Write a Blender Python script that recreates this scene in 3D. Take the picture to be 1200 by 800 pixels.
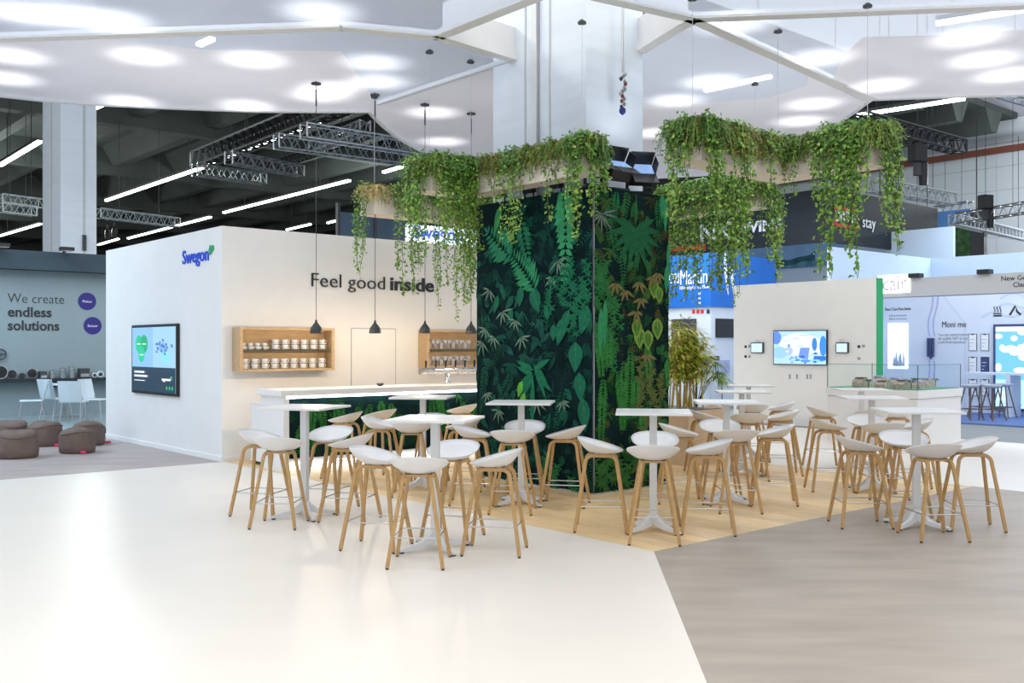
import bpy, bmesh, math, random
from mathutils import Vector, Matrix
R = random.Random(7)
D = bpy.data
for o in list(D.objects): D.objects.remove(o)
SC = bpy.context.scene
COL = SC.collection
PI = math.pi
# ---------------------------------------------------------------- camera
F, HZ, EYE = 1156.0, 405.0, 1.7        # focal length in pixels, horizon row, eye height
cam_d = D.cameras.new('camera'); cam = D.objects.new('camera', cam_d); COL.objects.link(cam)
cam.location = (0, 0, EYE); cam.rotation_euler = (PI/2, 0, 0)
cam_d.sensor_width = 36; cam_d.lens = F/1200*36; cam_d.shift_y = (HZ-400)/1200
cam_d.clip_start = .1; cam_d.clip_end = 400
SC.camera = cam
# ---------------------------------------------------------------- world and exposure
W = D.worlds.new('world'); SC.world = W; W.use_nodes = True
bg = W.node_tree.nodes['Background']; bg.inputs[0].default_value = (.93, .96, 1, 1); bg.inputs[1].default_value = .62
vs = SC.view_settings; vs.view_transform = 'Standard'; vs.look = 'None'; vs.gamma = 1; vs.use_curve_mapping = False; vs.exposure = 0.66
# ---------------------------------------------------------------- the grid of the fair stand
AX = math.atan2(1156, 1350)            # the stands are turned against the view by this angle
E1 = Vector((math.cos(AX), math.sin(AX))); E2 = Vector((-math.sin(AX), math.cos(AX)))
G0 = Vector((.928, 11.23))             # near corner of the plant-printed block
def ab(a, b, z=0.0):
    p = G0 + a*E1 + b*E2
    return Vector((p.x, p.y, z))
def gp(px, py, z=0.0):                 # point at height z seen in direction (px, py)
    d = F*(EYE-z)/(py-HZ)
    return Vector(((px-600)/F*d, d, z))
def wp(px, py, P, u):                  # (s, z) on the upright plane through P along u
    rx = (px-600)/F
    s = (P[1]*rx-P[0])/(u[0]-u[1]*rx)
    return s, EYE+(HZ-py)/F*(P[1]+s*u[1])
# ---------------------------------------------------------------- lamps of the hall, with added fill lamps
def lamp(name, kind, loc, energy, color=(1, 1, 1), rot=(0, 0, 0), size=None, spot=None, blend=1, target=None, radius=.1):
    l = D.lights.new(name, kind); l.energy = energy; l.color = color
    o = D.objects.new(name, l); COL.objects.link(o); o.location = loc; o.rotation_euler = rot
    if kind == 'AREA': l.shape = 'RECTANGLE'; l.size, l.size_y = size
    if kind == 'SPOT': l.spot_size = spot; l.spot_blend = blend; l.shadow_soft_size = radius
    if kind == 'POINT': l.shadow_soft_size = radius
    if target is not None: o.rotation_euler = (Vector(target)-Vector(loc)).to_track_quat('-Z', 'Y').to_euler()
    return o
# rows of hall high-bay lamps above the fabric canopy
for i, (x, y) in enumerate([(-6, 7), (0, 5.5), (6, 7), (-4, 13.5), (3, 13.5), (9, 13)]):
    lamp('high_bay_light', 'AREA', (x, y, 8.6), 150, (1, .97, .93), size=(3.2, 1.2), rot=(0, 0, AX))
# lamps above the neighbouring stands
for (x, y, e, c) in [(-12.5, 13.5, 330, (.5, .75, 1)), (-11, 19, 110, (.75, .88, 1)), (12.5, 20, 180, (.72, .86, 1)), (4.6, 26, 260, (.9, .95, 1)), (14, 27, 130, (.75, .88, 1)), (-3.5, 24, 150, (.9, .95, 1))]:
    lamp('stand_light', 'AREA', (x, y, 6.2), e, c, size=(3, 3))

# light of the far hall strips on the concrete roof
for (x, y) in [(-14, 34), (-26, 50), (-8, 55), (-40, 70), (34, 62)]:
    lamp('hall_fill_light', 'POINT', (x, y, 8.2), 1000, (.92, 1, .96), radius=.6)
lamp('hall_fill_light', 'POINT', (-15, 20, 8.0), 300, (.85, .95, 1), radius=.6)  # unseen fill lamp, added to brighten the left column and booth wall
lamp('hall_fill_light', 'POINT', (25, 40, 8.0), 1500, (.9, .97, 1), radius=.6)  # fill lamp without a fixture, added to lift the grey panelled hall wall
# two of the floodlights on the block wash the column
lamp('column_wash_light', 'SPOT', ab(-.1, 1.1, 3.95), 60, (.85, .93, 1), spot=1.9, target=ab(.35, 1.3, 5.6), radius=.1)
lamp('column_wash_light', 'SPOT', ab(.8, -.15, 3.95), 9, (.9, .96, 1), spot=1.9, target=ab(.8, .45, 5.4), radius=.1)
# ---------------------------------------------------------------- materials
MATS = {}
def mat(name, col, rough=.5, metal=0, var=.0, scale=8, bump=0, emit=None, estr=1, stretch=None, rotz=0, attr=None, spec=.5, trans=0, alpha=1, col2=None, ior=1.45, detail=4):
    if name in MATS: return MATS[name]
    m = D.materials.new(name); m.use_nodes = True; nt = m.node_tree; N = nt.nodes; L = nt.links
    p = N['Principled BSDF']
    def c4(c): return (c[0], c[1], c[2], 1)
    p.inputs['Base Color'].default_value = c4(col); p.inputs['Roughness'].default_value = rough; p.inputs['Metallic'].default_value = metal
    p.inputs['Specular IOR Level'].default_value = spec; p.inputs['IOR'].default_value = ior
    p.inputs['Transmission Weight'].default_value = trans; p.inputs['Alpha'].default_value = alpha
    src = None
    if attr:
        a = N.new('ShaderNodeAttribute'); a.attribute_name = attr; src = a.outputs['Color']
    if var or col2 or bump:
        tc = N.new('ShaderNodeTexCoord'); mp = N.new('ShaderNodeMapping'); nz = N.new('ShaderNodeTexNoise')
        L.new(tc.outputs['Object'], mp.inputs[0]); L.new(mp.outputs[0], nz.inputs['Vector'])
        mp.inputs['Rotation'].default_value = (0, 0, -rotz)
        if stretch: mp.inputs['Scale'].default_value = stretch
        nz.inputs['Scale'].default_value = scale; nz.inputs['Detail'].default_value = detail
        if var or col2:
            mx = N.new('ShaderNodeMix'); mx.data_type = 'RGBA'
            rp = N.new('ShaderNodeMapRange'); rp.inputs[1].default_value = .3; rp.inputs[2].default_value = .7
            L.new(nz.outputs['Fac'], rp.inputs[0]); L.new(rp.outputs[0], mx.inputs[0])
            if src:
                mx.blend_type = 'MULTIPLY'; mx.inputs[0].default_value = 1
                hv = N.new('ShaderNodeMapRange'); hv.inputs[3].default_value = 1-var; hv.inputs[4].default_value = 1+var
                L.new(nz.outputs['Fac'], hv.inputs[0]); L.new(src, mx.inputs[6]); L.new(hv.outputs[0], mx.inputs[7])
                for l in list(mx.inputs[0].links): L.remove(l)
            else:
                mx.inputs[6].default_value = c4([max(0, c*(1-var)) for c in col])
                mx.inputs[7].default_value = c4(col2 if col2 else [min(1, c*(1+var)) for c in col])
            src = mx.outputs[2]
        if bump:
            b = N.new('ShaderNodeBump'); b.inputs['Strength'].default_value = bump; b.inputs['Distance'].default_value = .02
            L.new(nz.outputs['Fac'], b.inputs['Height']); L.new(b.outputs[0], p.inputs['Normal'])
    if src: L.new(src, p.inputs['Base Color'])
    if emit is not None:
        p.inputs['Emission Color'].default_value = c4(emit); p.inputs['Emission Strength'].default_value = estr
        if attr and emit == 'attr': pass
    MATS[name] = m
    return m
def emat_attr(name, strength):         # a lit screen: emits its own picture
    m = D.materials.new(name); m.use_nodes = True; N = m.node_tree.nodes; L = m.node_tree.links
    p = N['Principled BSDF']; a = N.new('ShaderNodeAttribute'); a.attribute_name = 'Col'
    p.inputs['Base Color'].default_value = (.02, .02, .02, 1); p.inputs['Roughness'].default_value = .25
    L.new(a.outputs['Color'], p.inputs['Emission Color']); p.inputs['Emission Strength'].default_value = strength
    return m
def fabric(name, col, transp, transl):
    m = D.materials.new(name); m.use_nodes = True; nt = m.node_tree; N = nt.nodes; L = nt.links
    N.remove(N['Principled BSDF']); out = N['Material Output']
    df = N.new('ShaderNodeBsdfDiffuse'); tl = N.new('ShaderNodeBsdfTranslucent'); tp = N.new('ShaderNodeBsdfTransparent')
    nz = N.new('ShaderNodeTexNoise'); nz.inputs['Scale'].default_value = 1.3
    tc = N.new('ShaderNodeTexCoord'); L.new(tc.outputs['Object'], nz.inputs['Vector'])
    mx = N.new('ShaderNodeMix'); mx.data_type = 'RGBA'; L.new(nz.outputs['Fac'], mx.inputs[0])
    mx.inputs[6].default_value = (col[0]*.96, col[1]*.96, col[2]*.97, 1); mx.inputs[7].default_value = (*col, 1)
    L.new(mx.outputs[2], df.inputs[0]); L.new(mx.outputs[2], tl.inputs[0]); tp.inputs[0].default_value = (.86, .93, 1, 1)
    a = N.new('ShaderNodeMixShader'); a.inputs[0].default_value = transl; L.new(df.outputs[0], a.inputs[1]); L.new(tl.outputs[0], a.inputs[2])
    b = N.new('ShaderNodeMixShader'); b.inputs[0].default_value = transp; L.new(a.outputs[0], b.inputs[1]); L.new(tp.outputs[0], b.inputs[2])
    L.new(b.outputs[0], out.inputs['Surface'])
    return m
M = dict(
    wall_white=mat('wall_white', (.87, .865, .85), .55, var=.015, scale=3),
    cair_white=mat('cair_white', (.88, .865, .835), .6, var=.015, scale=3),
    plastic=mat('white_plastic', (.82, .81, .80), .38, var=.01, scale=4),
    table_white=mat('table_white', (.80, .79, .78), .35, var=.01, scale=6),
    metal_white=mat('metal_white', (.72, .73, .74), .4, var=.01, scale=6),
    steel=mat('steel', (.62, .62, .63), .25, 1, var=.04, scale=20),
    alu=mat('aluminium', (.55, .57, .6), .35, 1, var=.05, scale=10),
    alu_dull=mat('truss_grey', (.42, .46, .5), .45, .3, var=.05, scale=10),
    black_metal=mat('black_metal', (.02, .022, .025), .45, .2, var=.2, scale=10),
    black=mat('black_gloss', (.012, .013, .016), .25, var=.1, scale=5),
    dark=mat('dark_grey', (.05, .055, .06), .5, var=.1, scale=5),
    oak_leg=mat('oak_leg', (.52, .32, .13), .45, var=.14, scale=14, stretch=(6, 6, .7)),
    oak_box=mat('oak_box', (.55, .38, .21), .5, var=.13, scale=5, stretch=(1, 6, 6)),
    oak_lt=mat('oak_light', (.66, .49, .31), .5, var=.08, scale=4, stretch=(1, 5, 5)),
    oak_floor=mat('oak_floor', (.82, .59, .32), .42, var=.2, scale=3.2, stretch=(9, .7, 1), rotz=0),
    white_floor=mat('white_floor', (.81, .75, .67), .38, var=.012, scale=1.5),
    grey_floor=mat('grey_floor', (.39, .33, .272), .5, var=.12, scale=1.3, stretch=(.8, 3.2, 1), rotz=AX+.12, detail=9),
    brown_floor=mat('brown_floor', (.41, .35, .33), .5, var=.12, scale=1.3, stretch=(.8, 3.2, 1), rotz=AX+.12, detail=9),
    aisle=mat('aisle_grey', (.22, .24, .25), .8, var=.08, scale=5),
    blue_carpet=mat('blue_carpet', (.10, .17, .38), .9, var=.12, scale=30),
    concrete=mat('hall_concrete', (.055, .064, .06), .85, var=.3, scale=.25, detail=6),
    hall_floor=mat('hall_floor', (.16, .17, .17), .7, var=.1, scale=.5),
    hall_wall=mat('hall_wall', (.60, .65, .70), .7, var=.03, scale=.3),
    column=mat('column_white', (.72, .79, .87), .6, var=.03, scale=1.2, stretch=(.6, .6, 6)),
    grey_wall=mat('grey_wall', (.24, .31, .335), .7, var=.03, scale=1),
    navy=mat('navy_band', (.03, .055, .075), .6, var=.1, scale=2),
    navy_print=mat('navy_print', (.03, .022, .19), .5, var=.05, scale=8),
    ink=mat('ink', (.03, .033, .04), .5, var=.1, scale=9),
    ink_grey=mat('ink_grey', (.35, .36, .42), .6, var=.05, scale=9),
    white_print=mat('white_print', (.85, .87, .9), .5, var=.02, scale=9),
    logo_blue=mat('logo_blue', (.02, .09, .68), .4, var=.05, scale=9),
    logo_green=mat('logo_green', (.03, .35, .14), .4, var=.1, scale=9),
    strip_green=mat('strip_green', (.01, .36, .12), .5, var=.05, scale=3),
    sign_blue=mat('sign_blue', (.008, .14, .55), .45, var=.06, scale=1.5),
    pale_blue=mat('pale_blue_wall', (.58, .70, .84), .6, var=.03, scale=1),
    stand_white=mat('stand_white', (.68, .75, .86), .6, var=.03, scale=1),
    fascia=mat('fascia_grey', (.52, .53, .54), .6, var=.03, scale=1),
    banner=mat('black_banner', (.006, .012, .018), .55, var=.2, scale=1),
    red=mat('red_print', (.65, .03, .03), .5, var=.05, scale=5),
    pouf=mat('brown_canvas', (.17, .125, .105), .9, var=.12, scale=6, bump=.6),
    pink=mat('pink_tag', (.75, .07, .14), .6, var=.05, scale=9),
    led=mat('led_strip', (1, 1, 1), .4, emit=(.95, 1, .96), estr=5.5, var=.01),
    led_bar=mat('bar_led', (1, 1, 1), .4, emit=(.88, .95, 1), estr=5, var=.01),
    cupw=mat('porcelain', (.85, .85, .84), .2, var=.01, scale=9),
    glass=mat('clear_glass', (.95, .98, .97), .02, trans=1, ior=1.08, var=.01, scale=3),
    wineglass=mat('wine_glass', (.9, .92, .97), .08, alpha=.32, var=.01, scale=3),
    ground=mat('print_ground', (.006, .02, .022), .8, var=.4, scale=3, spec=.05),
    print=mat('plant_print', (.1, .3, .1), .65, attr='Col', var=.45, scale=22, spec=.06),
    leaf=mat('ivy_leaf', (.1, .3, .05), .5, attr='Col', var=.2, scale=9),
    stem=mat('vine_stem', (.10, .12, .035), .7, var=.2, scale=9),
    tray=mat('cream_tray', (.80, .71, .61), .6, var=.02, scale=2),
    bamboo=mat('bamboo_cane', (.55, .40, .09), .5, var=.2, scale=6),
    shelf_dark=mat('shelf_dark', (.015, .022, .028), .5, var=.1, scale=4),
    duct=mat('galvanised', (.30, .33, .34), .4, .6, var=.15, scale=7),
    chairw=mat('pale_chair', (.62, .72, .78), .4, var=.02, scale=5),
    stoolgrey=mat('stool_grey', (.45, .5, .58), .5, var=.03, scale=5),
    darkwood=mat('dark_wood', (.14, .11, .1), .5, var=.15, scale=8),
    orange=mat('orange_rail', (.16, .05, .03), .6, var=.1, scale=2),
    flood_blue=mat('flood_lens', (.05, .09, .3), .15, var=.15, scale=4, emit=(.4, .62, 1), estr=.45),
    print_dark=mat('navy_device', (.05, .07, .2), .4, var=.1, scale=5),
    lilac=mat('lilac_print', (.42, .46, .75), .6, var=.05, scale=5),
    pale_line=mat('pale_line', (.55, .64, .8), .6, var=.03, scale=5),
)
def plank_tones(m):                    # every plank its own tone of oak
    N = m.node_tree.nodes; L = m.node_tree.links; p = N['Principled BSDF']; src = p.inputs['Base Color'].links[0].from_socket
    oi = N.new('ShaderNodeObjectInfo'); mr = N.new('ShaderNodeMapRange'); mr.inputs[3].default_value = .84; mr.inputs[4].default_value = 1.1
    mx = N.new('ShaderNodeMix'); mx.data_type = 'RGBA'; mx.blend_type = 'MULTIPLY'; mx.inputs[0].default_value = 1
    L.new(oi.outputs['Random'], mr.inputs[0]); L.new(src, mx.inputs[6]); L.new(mr.outputs[0], mx.inputs[7]); L.new(mx.outputs[2], p.inputs['Base Color'])
plank_tones(M['oak_floor'])
M['fabric_dense'] = fabric('canopy_dense', (.60, .61, .67), .06, .26)
M['fabric_sheer'] = fabric('canopy_sheer', (.66, .72, .85), .33, .3)
M['screen'] = emat_attr('lit_screen', .85)

# ---------------------------------------------------------------- mesh builder
class MB:
    def __init__(s): s.v = []; s.f = []; s.c = []; s.col = None
    def add(s, vs, fs, col=None):
        n = len(s.v); s.v += [tuple(v) for v in vs]
        for f in fs: s.f.append(tuple(i+n for i in f)); s.c.append(col or s.col or (1, 1, 1))
        return s
    def box(s, x0, x1, y0, y1, z0, z1, col=None):
        return s.add([(x0, y0, z0), (x1, y0, z0), (x1, y1, z0), (x0, y1, z0), (x0, y0, z1), (x1, y0, z1), (x1, y1, z1), (x0, y1, z1)],
                     [(3, 2, 1, 0), (4, 5, 6, 7), (0, 1, 5, 4), (1, 2, 6, 5), (2, 3, 7, 6), (3, 0, 4, 7)], col)
    def prism(s, poly, h0, h1, axis='z', col=None):   # polygon in the two other axes, extruded along axis
        n = len(poly)
        def P(p, h): return (p[0], p[1], h) if axis == 'z' else ((p[0], h, p[1]) if axis == 'y' else (h, p[0], p[1]))
        vs = [P(p, h0) for p in poly]+[P(p, h1) for p in poly]
        return s.add(vs, [tuple(range(n))[::-1], tuple(range(n, 2*n))]+[(i, (i+1) % n, n+(i+1) % n, n+i) for i in range(n)], col)
    def tube(s, pts, r, n=6, col=None, caps=True):
        pts = [Vector(p) for p in pts]; rs = r if isinstance(r, (list, tuple)) else [r]*len(pts)
        rings = []; up0 = None
        for i, p in enumerate(pts):
            t = (pts[min(i+1, len(pts)-1)]-pts[max(i-1, 0)]).normalized()
            if up0 is None:
                up0 = Vector((0, 0, 1)) if abs(t.z) < .9 else Vector((1, 0, 0))
            x = t.cross(up0)
            if x.length < 1e-4: x = t.cross(Vector((.3, 1, .2)))
            x.normalize(); y = x.cross(t).normalized(); up0 = y
            rings.append([p+rs[i]*(math.cos(2*PI*k/n)*x+math.sin(2*PI*k/n)*y) for k in range(n)])
        vs = [v for rg in rings for v in rg]; fs = []
        for i in range(len(pts)-1):
            for k in range(n): fs.append((i*n+k, i*n+(k+1) % n, (i+1)*n+(k+1) % n, (i+1)*n+k))
        if caps: fs += [tuple(range(n))[::-1], tuple(range((len(pts)-1)*n, len(pts)*n))]
        return s.add(vs, fs, col)
    def bar(s, pts, w, h, up=(0, 1, 0), col=None):     # rectangular section swept along pts; w across 'up'-normal, h along up
        pts = [Vector(p) for p in pts]; U = Vector(up).normalized(); vs = []
        for i, p in enumerate(pts):
            t = (pts[min(i+1, len(pts)-1)]-pts[max(i-1, 0)]).normalized()
            x = t.cross(U).normalized(); y = x.cross(t).normalized()
            vs += [p-x*w/2-y*h/2, p+x*w/2-y*h/2, p+x*w/2+y*h/2, p-x*w/2+y*h/2]
        fs = []
        for i in range(len(pts)-1):
            for k in range(4): fs.append((i*4+k, i*4+(k+1) % 4, (i+1)*4+(k+1) % 4, (i+1)*4+k))
        n = len(pts)
        return s.add(vs, fs+[(3, 2, 1, 0), (4*n-4, 4*n-3, 4*n-2, 4*n-1)], col)
    def lathe(s, prof, n=16, c=(0, 0, 0), col=None, axis='z'):
        vs = []
        for r, z in prof:
            for k in range(n):
                x, y = r*math.cos(2*PI*k/n), r*math.sin(2*PI*k/n)
                vs.append((c[0]+x, c[1]+y, c[2]+z) if axis == 'z' else (c[0]+x, c[1]+z, c[2]+y))
        fs = []
        for i in range(len(prof)-1):
            for k in range(n): fs.append((i*n+k, i*n+(k+1) % n, (i+1)*n+(k+1) % n, (i+1)*n+k))
        fs += [tuple(range(n))[::-1], tuple(range((len(prof)-1)*n, len(prof)*n))]
        return s.add(vs, fs, col)
    def mesh(s, name, m, smooth=False, tri=False):
        me = D.meshes.new(name); me.from_pydata(s.v, [], s.f)
        at = me.color_attributes.new('Col', 'FLOAT_COLOR', 'CORNER')
        buf = []
        for p in me.polygons:
            c = s.c[p.index]
            for _ in range(p.loop_total): buf += [c[0], c[1], c[2], 1]
        at.data.foreach_set('color', buf)
        bm = bmesh.new(); bm.from_mesh(me)
        if tri: bmesh.ops.triangulate(bm, faces=bm.faces)
        bmesh.ops.recalc_face_normals(bm, faces=bm.faces) if not tri else None
        bm.to_mesh(me); bm.free()
        if smooth:
            for p in me.polygons: p.use_smooth = True
        me.materials.append(m)
        return me
    def build(s, name, m, parent=None, smooth=False, loc=None, rz=0, bev=0, recalc=True, tri=False):
        o = D.objects.new(name, s.mesh(name, m, smooth, tri)); COL.objects.link(o)
        if parent: o.parent = parent
        if loc is not None: o.location = loc
        if rz: o.rotation_euler = (0, 0, rz)
        if bev:
            b = o.modifiers.new('bevel', 'BEVEL'); b.width = bev; b.segments = 2; b.limit_method = 'ANGLE'
        if smooth and not bev: pass
        return o
def tag(o, label, cat, group=None):
    o['label'] = label; o['category'] = cat
    if group: o['group'] = group
    return o
def struct(o): o['kind'] = 'structure'; return o
def thing(name, label, cat, loc=(0, 0, 0), rz=0, group=None):
    o = D.objects.new(name, None); COL.objects.link(o); o.empty_display_size = .1
    o.location = loc; o.rotation_euler = (0, 0, rz)
    return tag(o, label, cat, group)
def copy_tree(o, parent=None):
    c = o.copy(); COL.objects.link(c); c.parent = parent
    for ch in list(o.children): copy_tree(ch, c)
    return c
def part(name, data, m, parent, **k): return data.build(name, m, parent, **k)
def inst(name, me, parent, loc, rot=(0, 0, 0), scale=(1, 1, 1)):
    o = D.objects.new(name, me); COL.objects.link(o); o.parent = parent; o.location = loc; o.rotation_euler = rot; o.scale = scale
    return o
def text_mesh(name, s, size, m, offset=0.0, ext=.004, space=1.0, align='LEFT', width=None, lines=1.0):
    c = D.curves.new(name, 'FONT'); c.body = s; c.size = size; c.offset = offset; c.extrude = ext; c.space_character = space; c.align_x = align; c.space_line = lines
    c.resolution_u = 3
    o = D.objects.new(name, c); COL.objects.link(o)
    dg = bpy.context.evaluated_depsgraph_get(); dg.update()
    me = D.meshes.new_from_object(o.evaluated_get(dg)); D.objects.remove(o); D.curves.remove(c)
    me.materials.clear(); me.materials.append(m); me.name = name
    if width:
        xs = [v.co.x for v in me.vertices]; k = width/(max(xs)-min(xs)); x0 = min(xs) if align == 'LEFT' else 0
        for v in me.vertices: v.co.x = (v.co.x-x0)*k
    return me
def wall_text(name, s, parent, x, z, size, m, y=-.004, **k):  # upright lettering on the -Y side of its wall
    me = text_mesh(name, s, size, m, **k)
    return inst(name, me, parent, (x, y, z), (PI/2, 0, 0))
def leaf_poly(L, w, n=3, tip=.0):      # flat leaf outline along +x
    up = []
    for i in range(n+2):
        t = i/(n+1); up.append((t*L, w*.5*math.sin(PI*min(1, t**.75))))
    return up+[(x, -y) for x, y in up[1:-1]][::-1]
# ================================================================ THE SETTING
def slab(name, pts, z0, z1, m):
    return struct(MB().prism([(p[0], p[1]) for p in pts], z0, z1).build(name, m))
slab('floor', [(-90, -8), (90, -8), (90, 130), (-90, 130)], -.06, -.012, M['hall_floor'])
cornerW = (1.2, 8.19)
slab('floor_white', [ab(-1.81, -2.49), (.55, -2.3), (-16, -2.3), (-15, 5.23), ab(-1.81, 5.8)], -.012, 0, M['white_floor'])
slab('floor_grey', [ab(-1.81, -2.49), ab(4, -2.49), ab(4, -14), (9, -2.3), (.55, -2.3)][::1], -.012, 0, M['grey_floor'])
slab('floor_white_back', [ab(4, -14), ab(9.9, -14), ab(9.9, 12), ab(4, 12)], -.012, 0, M['white_floor'])
slab('floor_aisle', [ab(9.9, -16), ab(13.4, -16), ab(13.4, 30), ab(9.9, 30)], -.012, -.002, M['aisle'])
slab('floor_blue_carpet', [ab(13.4, -14), ab(19.5, -14), ab(19.5, 5.7), ab(13.4, 5.7)], -.012, .03, M['blue_carpet'])
slab('floor_brown', [ab(-16, 5.8), ab(-1.81, 5.8), ab(-1.81, 11.6), ab(-16, 11.6)], -.012, 0, M['brown_floor'])
# oak floor of separate planks, running towards the bar
oak = struct(MB().prism([tuple(ab(a, b)[:2]) for a, b in ((-1.81, -2.49), (4, -2.49), (4, 5.83), (-1.81, 5.83))], -.012, -.006).build('floor_oak', M['darkwood']))
pw = 5.81/30; gap = .0022
PL = {}
for i in range(30):
    b = -2.49-R.random()*1.2
    while b < 5.83:
        L = 1.3
        b0, b1 = max(b, -2.49), min(b+L, 5.83); b += L
        if b1-b0 < .05: continue
        key = round(b1-b0, 2)
        if key not in PL:
            PL[key] = [MB().box(0, pw-gap, 0, key-gap, -.004, 0).mesh('plank', M['oak_floor']) for _ in range(1)]
        a0 = -1.81+i*pw
        o = inst('plank', PL[key][0], oak, ab(a0, b0), (0, 0, AX))
# white boards of the stand that we see: left stand wall (booth)
HB = 3.46
PB = ab(-1.83, 5.83)
uL = -E2; rL = AX-PI/2
sL = wp(124.2, 400, PB, uL)[0]
wall_left = struct(MB().box(sL, -.12, 0, .12, 0, HB).build('wall_left', M['wall_white'], loc=PB, rz=rL))
wall_front = struct(MB().box(0, 8.5, 0, .12, 0, HB).build('wall_front', M['wall_white'], loc=PB, rz=AX))
struct(MB().box(sL, 0, -.015, 0, 0, .07).build('baseboard_left', M['wall_white'], loc=PB, rz=rL))
struct(MB().box(0, 8.4, -.015, 0, 0, .07).build('baseboard_front', M['wall_white'], loc=PB, rz=AX))
# lettering of the front wall
def on(P, u, px, py): return wp(px, py, P, u)
s0, z0 = on(PB, E1, 364.8, 335.6); s1, _ = on(PB, E1, 450.5, 338); s2, _ = on(PB, E1, 457, 338); s3, _ = on(PB, E1, 508, 340)
wall_text('lettering', 'Feel good', wall_front, s0, z0, .315, M['ink'], width=s1-s0, offset=-.004, ext=.012, y=-.012)
wall_text('lettering', 'inside', wall_front, s2, z0, .315, M['ink'], width=s3-s2, offset=.006, ext=.012, y=-.012)
# logo on the left wall
s0, z0 = on(PB, uL, 214.5, 309.5); s1, _ = on(PB, uL, 245, 305)
wall_text('logo_lettering', 'Swegon', wall_left, s0, z0, .30, M['logo_blue'], width=s1-s0, offset=.003, ext=.008, y=-.008)
s0, z0 = on(PB, uL, 246, 299); s1, z1 = on(PB, uL, 249.5, 290)
lp = [(s0+.02, z0), (s0+.11, z0+.05), (s1+.05, z1-.03), (s1+.04, z1+.03), (s0+.02, z0+.15), (s0-.02, z0+.08)]
part('logo_leaf', MB().prism(lp, -.014, 0, 'y'), M['logo_green'], wall_left)
# flush door in the front wall
s0, z1 = on(PB, E1, 412, 385); s1, _ = on(PB, E1, 463, 385)
dr = struct(MB().box(s0, s1, -.006, 0, .02, z1).build('door_1', M['wall_white'], loc=PB, rz=AX))
fr = MB()
for x in (s0-.012, s1): fr.box(x, x+.012, -.004, 0, .02, z1+.012)
fr.box(s0, s1, -.004, 0, z1, z1+.012)
part('door_gap', fr, M['ink_grey'], dr)
h = MB().lathe([(.018, 0), (.018, .03), (.012, .035)], 10, (0, 0, 0)); 
part('door_handle', MB().tube([(s0+.08, -.006, 1.02), (s0+.08, -.05, 1.02), (s0+.2, -.05, 1.02)], .01, 8), M['dark'], dr)

# ---------------------------------------------------------------- grey wall of the neighbouring stand
PG = ab(-1.3, 16.1)
wb = struct(MB().box(-9, 7, 0, .15, 0, 3.4).build('wall_back_left', M['grey_wall'], loc=PG, rz=AX))
bnd = MB().box(-9, 7, -.35, 0, 3.4, 3.82)
part('navy_fascia', bnd, M['navy'], wb)
for px, py, t, off in ((9, 354.3, 'We create', -.004), (9, 370.5, 'endless', .007), (9, 386.5, 'solutions', .007)):
    s, z = on(PG, E1, px, py); s2 = on(PG, E1, {'We create': 75, 'endless': 60.5, 'solutions': 69.3}[t], py)[0]
    wall_text('lettering', t, wb, s, z, .31, M['ink'], width=s2-s, offset=off)
for px, py, t in ((102, 353, 'Pinion'), (108.5, 381.5, 'Sensor')):
    s, z = on(PG, E1, px, py)
    d = part('round_sticker', MB().lathe([(.205, -.006), (.205, 0)], 32, (s, 0, z), axis='y'), M['navy_print'], wb)
    wall_text('sticker_lettering', t, wb, s, z-.03, .085, M['white_print'], align='CENTER', y=-.008, ext=.001)
for px in (82, 36): # panel joints
    s, z = on(PG, E1, px, 400); part('panel_joint', MB().box(s-.004, s+.004, -.003, 0, 0, 3.4), M['ink_grey'], wb)
# raised platform
plat = struct(MB().prism([tuple(ab(a, b)[:2]) for a, b in ((-12, 11.6), (6, 11.6), (6, 16.1), (-12, 16.1))], -.01, .12).build('floor_platform', M['grey_wall']))
part('platform_edge', MB().prism([tuple(ab(a, b)[:2]) for a, b in ((-12, 11.57), (6, 11.57), (6, 11.6), (-12, 11.6))], -.01, .12), M['navy'], plat)

# ---------------------------------------------------------------- cream wall with the green end (beyond the tables)
PC = ab(10.2, 4.0)
c0 = on(PC, uL, 859.8, 400)[0]; c1 = on(PC, uL, 1027, 400)[0]
HC = 3.05
wc = struct(MB().box(c0, c1, 0, .24, 0, HC).build('wall_right', M['cair_white'], loc=PC, rz=rL))
part('green_end', MB().box(c1, c1+.012, -.002, .24, 0, HC+.002), M['strip_green'], wc)
# ---------------------------------------------------------------- pale walls and stands behind
def wallbox(name, P, u_ang, s0, s1, z0, z1, m, th=.12):
    return struct(MB().box(s0, s1, 0, th, z0, z1).build(name, m, loc=(P[0], P[1], 0), rz=u_ang))
PT = ab(19.5, 5.74)
w1 = wallbox('wall_pale', PT, rL, 0, 24, 0, 4.2, M['pale_blue'])
w2 = wallbox('wall_pale_side', PT, AX, -5.2, 0, 0, 4.2, M['pale_blue'])
PLn = ab(21, 11.4)
wl = wallbox('wall_landscape', PLn, rL, -8, 5.6, 0, 5.25, M['pale_blue'])
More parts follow.
